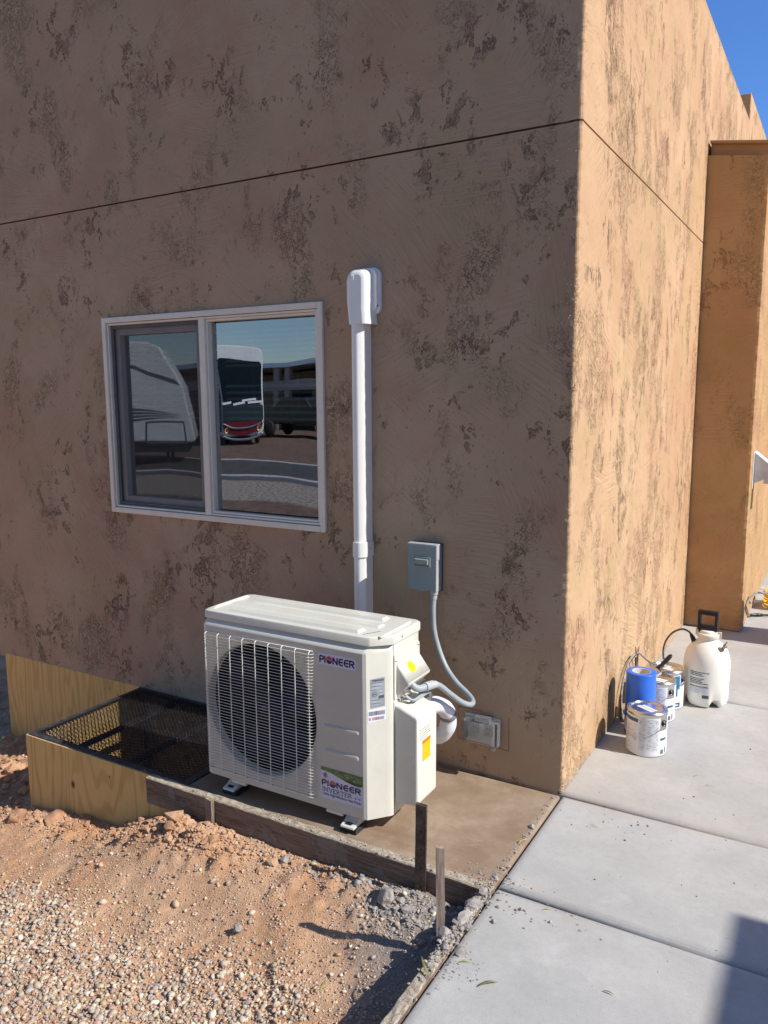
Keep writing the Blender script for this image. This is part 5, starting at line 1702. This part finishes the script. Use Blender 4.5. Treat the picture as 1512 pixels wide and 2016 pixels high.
rock(-1.90, -.745, -.300, .030, m_rockr, 4.4, 'rock', 'small rock right of the flat-topped one at the box', 'rock', GR)
rock(-2.80, -.30, -.46, .085, m_rockr, 6.2, 'rock', 'big brown rock in the shade left of the box', 'rock', GR)
rock(-3.05, -.12, -.50, .07, m_rockr, 7.2, 'rock', 'brown rock under the end of the plywood skirt', 'rock', GR)
rock(-1.25, -.795, -.085, .028, m_rockr, 8.8, 'rock', 'red clod heaped below the stub stake', 'rock', GR)
rock(-1.04, -.785, -.090, .024, m_rockr, 9.9, 'rock', 'red clod right of the stub stake below the board', 'rock', GR)
rock(-1.36, -.80, -.135, .018, m_rockr, 5.3, 'rock', 'red clod under the left end of the front board', 'rock', GR)
rock(-.72, -1.03, -.165, .016, m_rock, 13.3, 'rock', 'pale chalky stone alone in the middle of the soil', 'rock', GR)

# gravel
def stones(n, region, size, seed, sub, zoff, dens=None):
    r_ = np.random.default_rng(seed)
    bm = bmesh.new(); bmesh.ops.create_icosphere(bm, subdivisions=sub, radius=1)
    V = np.array([v.co[:] for v in bm.verts]); F = np.array([[v.index for v in f.verts] for f in bm.faces]); bm.free()
    pos = []
    while len(pos) < n:
        x = r_.uniform(region[0], region[1]); y = r_.uniform(region[2], region[3])
        if dens and r_.random() > dens(x, y): continue
        if BX0 - .01 < x < BX1 and y > BY0 - .005: continue
        if -1.48 < x and y > -.70: continue
        pos.append((x, y))
    pos = np.array(pos)
    sz = np.exp(r_.normal(math.log(size[0]), size[1], n)).clip(size[0] * .45, size[0] * 2.6)
    z = np.array([ground_z(x, y) for x, y in pos]) + sz * zoff
    q = r_.normal(size=(n, 4)); q /= np.linalg.norm(q, axis=1)[:, None]
    w, a, b, c_ = q.T
    Rm = np.stack([1 - 2 * (b * b + c_ * c_), 2 * (a * b - w * c_), 2 * (a * c_ + w * b), 2 * (a * b + w * c_), 1 - 2 * (a * a + c_ * c_), 2 * (b * c_ - w * a), 2 * (a * c_ - w * b), 2 * (b * c_ + w * a), 1 - 2 * (a * a + b * b)], -1).reshape(n, 3, 3)
    sc = np.stack([np.ones(n), r_.uniform(.6, .95, n), r_.uniform(.4, .8, n)], -1)
    P_ = V[None] * (1 + r_.normal(0, .10, (n, len(V), 1)))
    P_ = np.sign(P_) * np.abs(P_) ** .9
    P_ = P_ * sc[:, None] * sz[:, None, None]
    P_ = np.einsum('nij,nvj->nvi', Rm, P_)
    P_[:, :, 2] *= .75
    P_ += np.stack([pos[:, 0], pos[:, 1], z], -1)[:, None]
    Fs = (F[None] + (np.arange(n) * len(V))[:, None, None]).reshape(-1, 3)
    # colour per stone
    pal = np.array([(.50, .385, .28), (.44, .38, .32), (.56, .46, .38), (.33, .28, .26), (.27, .26, .27), (.60, .53, .47), (.46, .27, .19), (.50, .31, .27), (.38, .38, .40), (.68, .62, .55)])
    pw = np.array([.17, .14, .16, .11, .07, .12, .09, .08, .04, .04]); pw /= pw.sum()
    col = pal[r_.choice(len(pal), n, p=pw)] * r_.uniform(.92, 1.38, (n, 1)) * np.array([1, 1.02, .93])
    col = np.repeat(col, len(V), 0)
    return P_.reshape(-1, 3), Fs, col
def merge(L):
    vs, fs, cs = [], [], []; b = 0
    for v, f, c_ in L: vs.append(v); fs.append(f + b); cs.append(c_); b += len(v)
    return np.concatenate(vs), np.concatenate(fs), np.concatenate(cs)
t = T('gravel_stone')
ca = t.n('ShaderNodeVertexColor'); ca.layer_name = 'tone'
n_ = t.noise(t.pos(), 220, 4, .7); n2_ = t.noise(t.pos(), 60, 5, .7)
c = t.mix(t.math('MULTIPLY', t.sm(n_, .35, .65), .5), ca.outputs[0], (.42, .27, .18))
c = t.mix(t.math('MULTIPLY', t.sm(n2_, .5, .7), .3), c, (.50, .33, .22))
t.set(color=c, rough=.85, spec=.25); t.bump(n_, .0015)
m_gravel = t.m
def d_big(x, y):
    return min(1, max(.0, (-y - 1.06 - .10 * fbm(x, y, 1, 3, 3) * 2 - max(0, (x + .42)) * 1.1) / .22))
def d_mid(x, y):
    return min(1, .14 + max(0, (-y - .98) / .25)) * (1 if x < -.02 else .0)
L = [stones(11500, (-2.3, -.06, -2.0, -1.0), (.0054, .42), 1, 2, .45, d_big),
     stones(6500, (-2.3, -.06, -2.0, -1.0), (.0042, .40), 2, 2, .9, d_big),
     stones(15000, (-2.6, -.05, -1.9, -.72), (.0034, .42), 3, 1, .35, d_mid),
     stones(32000, (-2.7, -.045, -1.8, -.70), (.0019, .45), 4, 1, .3, None),
     stones(2200, (-4.1, -2.27, -1.0, .3), (.006, .6), 6, 1, .35, None),
     stones(150, (-1.6, -.06, -1.1, -.72), (.0068, .35), 7, 2, .4, None)]
v_, f_, c_ = merge(L)
go = np_mesh('gravel', v_, f_, [m_gravel], True)
at = go.data.color_attributes.new('tone', 'FLOAT_COLOR', 'POINT')
at.data.foreach_set('color', np.concatenate([c_, np.ones((len(c_), 1))], 1).astype(np.float32).ravel())
tag(go, 'loose pinkish and grey gravel strewn over the red soil', 'gravel', kind='stuff')
# crumbs of grey cement round the stakes, on the board and on the walk
def crumbs(n, cx, cy, sxx, syy, size, seed, zf):
    r_ = np.random.default_rng(seed)
    bm = bmesh.new(); bmesh.ops.create_icosphere(bm, subdivisions=1, radius=1)
    V = np.array([v.co[:] for v in bm.verts]); F = np.array([[v.index for v in f.verts] for f in bm.faces]); bm.free()
    x = r_.normal(cx, sxx, n); y = r_.normal(cy, syy, n); s_ = np.exp(r_.normal(math.log(size), .5, n))
    z = np.array([zf(a, b) for a, b in zip(x, y)])
    P_ = V[None] * (1 + r_.normal(0, .22, (n, len(V), 1))) * s_[:, None, None] * np.array([1, .9, .6])
    P_ += np.stack([x, y, z + s_ * .3], -1)[:, None]
    return P_.reshape(-1, 3), (F[None] + (np.arange(n) * len(V))[:, None, None]).reshape(-1, 3), np.zeros((n * len(V), 3))
def zsurf(x, y):
    if x > 0: return .0
    if x > -.04 and y < -.66: return .002
    if y > -.65: return 0.0
    if y > -.69: return .004
    return ground_z(x, y)
Lc_ = [crumbs(1100, -.24, -.80, .09, .05, .0032, 21, zsurf), crumbs(260, -.050, -.90, .02, .09, .0035, 22, zsurf), crumbs(260, -.018, -.84, .012, .12, .0032, 23, zsurf),
       crumbs(170, .030, -1.02, .04, .05, .0014, 24, zsurf), crumbs(300, -.6, -.672, .4, .010, .0016, 25, zsurf), crumbs(150, -.05, -.62, .06, .03, .0018, 26, zsurf),
       crumbs(120, -.3, -.35, .2, .2, .0010, 27, lambda x, y: 0.0), crumbs(160, -.02, -.35, .006, .25, .0022, 28, lambda x, y: .000), crumbs(500, -.40, -.735, .25, .02, .0035, 29, zsurf)]
v_, f_, c_ = merge(Lc_)
tag(np_mesh('cement_crumbs', v_, f_, [m_rock], False), 'grey cement crumbs spilled round the stakes and board corner', 'cement crumbs', kind='stuff')
# dark specks blown over the walk
Ld = [crumbs(70, .5, -.3, .3, .6, .0012, 31, lambda x, y: 0.0), crumbs(40, .6, 1.0, .3, 1.0, .0014, 32, lambda x, y: 0.0), crumbs(26, .25, -.12, .08, .06, .0018, 33, lambda x, y: 0.0)]
v_, f_, c_ = merge(Ld)
k_ = v_[:, 0].reshape(-1, 12).min(1) > .01
msk = np.repeat(k_, 12); remap = np.cumsum(msk) - 1
f2_ = f_[msk[f_[:, 0]]]
tag(np_mesh('debris', v_[msk], remap[f2_], [m_stake], False), 'tiny dark specks blown over the concrete walk', 'debris', kind='stuff')
# clods: reddish crumbs along the box and front board
Lr = [crumbs(1400, -1.2, -.765, .17, .045, .0045, 41, ground_z), crumbs(1500, -1.85, -.74, .3, .05, .0042, 42, ground_z), crumbs(500, -.8, -.735, .3, .03, .004, 43, ground_z), crumbs(500, -2.7, -.35, .35, .2, .012, 44, ground_z), crumbs(200, -1.18, -.78, .10, .03, .007, 45, ground_z)]
Lr = [q for q in Lr]
v_, f_, c_ = merge(Lr)
cen = v_.reshape(-1, 12, 3).mean(1)
k_ = ~(((cen[:, 0] > BX0 - .01) & (cen[:, 0] < BX1) & (cen[:, 1] > BY0 - .008)) | ((cen[:, 0] > -1.48) & (cen[:, 1] > -.70)) | ((cen[:, 0] < BX0) & (cen[:, 1] > -.03)))
msk = np.repeat(k_, 12); remap = np.cumsum(msk) - 1
f2_ = f_[msk[f_[:, 0]]]
tag(np_mesh('soil_clods', v_[msk], remap[f2_], [m_soil], False), 'crumbly red clods banked against the box and front board', 'soil clods', kind='stuff')

# ------------------------------------------------------------------ across the street (mirrored in the window)
m_rvw = simple('trailer_gelcoat', (.62, .64, .64), .3, var=.05, scale=1.2)
m_rvs = simple('trailer_stripe', (.09, .10, .11), .4)
m_rvd = simple('dark_underbody', (.015, .015, .016), .7)
TM = Matrix.Translation((-15.2, -14.2, 0)) @ Matrix.Rotation(math.atan2(-.64, .77), 4, 'Z')     # local +x towards the nose, side face at local y = 0
tr_ = thing('travel_trailer', (-17.5, -13.5, -.45), 'white travel trailer with a sloping nose, mirrored in the left window pane', 'travel trailer')
mb = MB()
prof = [(-7, .25), (-7, 3.05), (-1.35, 3.05), (-1.05, 2.95), (-.33, 1.82), (-.08, .95), (0.0, .42), (-.02, .22), (-.2, .18)]
mb.prism(prof, 0.0, -2.4, m_rvw, 'y', M=TM)
mb.build('body', tr_, bevel=.08, seg=3)
mb = MB()
def flat(mb, pts, mat, y=.002): mb.prism(pts, y + .006, y, mat, 'y', M=TM)
flat(mb, [(-3.2, 2.62), (-1.94, 2.40), (-.6, 2.02), (-.45, 1.86), (-1.2, 2.08), (-1.94, 2.30)], m_rvs)
for k in range(4):
    flat(mb, [(-3.2, 1.38 - k * .14), (-1.9, 1.14 - k * .09), (-.5, .98 - k * .03), (-1.9, 1.08 - k * .09), (-3.2, 1.30 - k * .14)], m_rvs)
mb.build('stripe', tr_)
mb = MB()
for (a, b, c_, d_) in ((-1.65, -1.60, .15, .78), (-.38, -.33, .15, .78), (-1.60, -.38, .15, .20), (-1.60, -.38, .73, .78)):
    mb.box(a, b, .002, .012, c_, d_, m_rvs, TM)
mb.build('hatch', tr_, bevel=.01)
mb = MB(); mb.box(-6.8, -.3, -2.3, -.1, -.1, .2, m_rvd, TM)
for a in (-1.0, -5.0):
    for b in (-2.1, -.3): mb.box(a - .05, a + .05, b - .05, b + .05, -.5, -.1, m_rvd, TM)
mb.build('chassis', tr_)
mh = thing('motorhome', (-20.5, -22, -.45), 'dark motorhome with a red and silver nose, mirrored in the right window pane', 'motorhome')
m_mh = simple('motorhome_dark_paint', (.02, .035, .04), .2, var=.1, scale=3)
m_mhg = simple('motorhome_windscreen', (.006, .012, .014), .3, spec=.2)
m_mhr = simple('motorhome_red_paint', (.13, .012, .018), .25)
ox, oy = -20.5, -22.0
mb = MB()
mb.prism([(x, z) for x, z in rrect(ox - 1.28, ox + 1.28, -.1, 3.55, .28, 5)], oy - 8, oy, m_rvw, 'y')
mb.build('body', mh, bevel=.05)
mb = MB()
mb.prism([(x, z) for x, z in rrect(ox - 1.2, ox + 1.2, 1.2, 3.0, .2, 5)], oy - .02, oy + .05, m_mhg, 'y')
mb.build('windscreen', mh, bevel=.02)
mb = MB()
mb.prism([(x, z) for x, z in rrect(ox - 1.24, ox + 1.24, .45, 1.18, .1, 4)], oy - .02, oy + .07, m_mh, 'y')
mb.build('front_panel', mh, bevel=.02)
mb = MB()
mb.prism([(ox - 1.24, .44), (ox + 1.24, .44), (ox + 1.12, .1), (ox, -.12), (ox - 1.12, .1)], oy - .02, oy + .10, m_mhr, 'y')
mb.build('nose', mh, bevel=.03)
mb = MB()
mb.tube(smooth_path([(ox - 1.25, oy + .12, .42), (ox - .6, oy + .14, .24), (ox, oy + .15, .20), (ox + .6, oy + .14, .24), (ox + 1.25, oy + .12, .42)]), .04, m_zinc, n=8)
mb.tube(smooth_path([(ox - 1.25, oy + .13, -.05), (ox - .6, oy + .16, -.20), (ox, oy + .17, -.24), (ox + .6, oy + .16, -.20), (ox + 1.25, oy + .13, -.05)]), .06, m_zinc, n=8)
mb.build('bumper', mh)
for x in (ox - .98, ox + .98):
    mb = MB(); mb.lathe([(0, .03), (.08, .02), (.11, 0)], (x, oy + .12, .16), bpy.data.materials.get('headlight_glass') or simple('headlight_glass', (.85, .6, .25), .15), n=20, M=RX); mb.build('headlight', mh)
for (a, b, z) in ((-1.2, -.7, 1.28), (-.55, .2, 1.16), (.0, .9, 1.25), (.4, 1.2, 1.12)):
    mb = MB(); mb.box(ox + a, ox + b, oy + .08, oy + .12, z, z + .10, m_canw, Matrix.Translation((ox, 0, z)) @ Matrix.Rotation(-.12, 4, 'Y') @ Matrix.Translation((-ox, 0, -z))); mb.build('rolled_towel', mh)
for x in (ox - .95, ox + .95):
    mb = MB(); mb.lathe([(0, -.14), (.3, -.14), (.42, -.1), (.42, .1), (.3, .14), (0, .14)], (x, oy - 1.2, -.06), m_rubber, n=24, M=Matrix.Rotation(math.pi / 2, 3, 'Y')); mb.build('wheel', mh)
mh.rotation_euler = (0, 0, math.radians(-41)); mh.scale = (.78, 1, 1)
nh = thing('carport_house', (-24, -36, -.5), 'tan neighbour house with a flat carport roof, mirrored at the edge of the window', 'house')
m_tanw = simple('neighbour_stucco', (.42, .33, .25), .9, var=.08, scale=2)
mb = MB(); mb.box(-44, -12, -46, -38, -.5, 3.0, m_tanw); mb.build('wall', nh)
mb = MB(); mb.box(-46, -12, -46, -32, 3.15, 3.45, m_rvw); mb.build('roof', nh, bevel=.03)
mb = MB(); mb.box(-46, -12, -32.6, -32.1, 1.85, 2.45, m_tanw); mb.build('beam', nh, bevel=.03)
for x in (-44, -26.6, -25.6, -23.2, -21.5, -16):
    mb = MB(); mb.box(x, x + .45, -32.6, -32.2, -.5, 3.14, m_tanw); mb.build('post', nh, bevel=.02)
mb = MB(); mb.box(-30, -27.5, -37.99, -37.9, -.4, 2.2, m_rvd); mb.build('door', nh); mb = MB(); mb.box(-23, -20, -37.99, -37.9, -.4, 2.2, m_rvd); mb.build('door', nh)
pk = thing('pickup_truck', (-21.6, -27.5, -.45), 'black pickup truck under the neighbour carport, mirrored at the window edge', 'truck')
mb = MB()
px0 = -23.4
mb.prism([(px0, .1), (px0 + .1, .75), (px0 + 1.2, .95), (px0 + 1.9, 1.45), (px0 + 3.5, 1.45), (px0 + 3.9, .95), (px0 + 5.6, .92), (px0 + 5.65, .1)], -28.4, -26.5, m_black, 'y'); mb.build('body', pk, bevel=.08)
for x in (px0 + 1.0, px0 + 4.6):
    for y in (-26.5, -28.3):
        mb = MB(); mb.lathe([(0, -.12), (.28, -.12), (.38, -.08), (.38, .08), (.28, .12), (0, .12)], (x, y, -.08), m_rubber, n=24, M=RX); mb.build('wheel', pk)

bl = thing('blocker', (.885, 2.56, 0), 'tan plastic barrel added out of view beyond the pillar, its shadow falls at the pillar foot', 'blocker')  # unseen, added to cast the shadow at the pillar foot
mb = MB(); mb.lathe([(0, .004), (.165, 0), (.172, .02), (.185, .12), (.186, .26), (.183, .40), (.172, .49), (.170, .50)], (.885, 2.56, 0), m_tanw, n=40); mb.build('body', bl)
mb = MB(); mb.lathe([(.176, .495), (.178, .515), (.170, .522), (.05, .528), (0, .528)], (.885, 2.56, 0), m_black, n=40); mb.build('lid', bl)  # lid of the unseen added barrel

# shed added out of view at the right to shadow the walk
sh = thing('box_occluder', (4.6, -3.2, 0), 'tan shed added out of view beyond the walk, only its shadow reaches the picture', 'occluder')
ZS = 2.60; xs_ = .650 + ZS / math.tan(SUN_EL) * math.cos(SUN_AZ); ysd = -.432 + ZS / math.tan(SUN_EL) * math.sin(SUN_AZ)
mb = MB(); mb.box(xs_, xs_ + 1.9, -5.6, ysd, -.1, ZS - .05, m_tanw); mb.build('wall', sh)  # body of the unseen added box
mb = MB(); mb.box(xs_, xs_ + 1.92, -5.62, ysd, ZS - .048, ZS, m_cap); mb.build('roof', sh)  # top of the unseen added box
mb = MB(); mb.box(xs_ - .03, xs_ - .002, -3.4, -2.5, 0, 2.0, m_rvw); mb.build('door', sh, bevel=.01)  # panel dressing the unseen added box
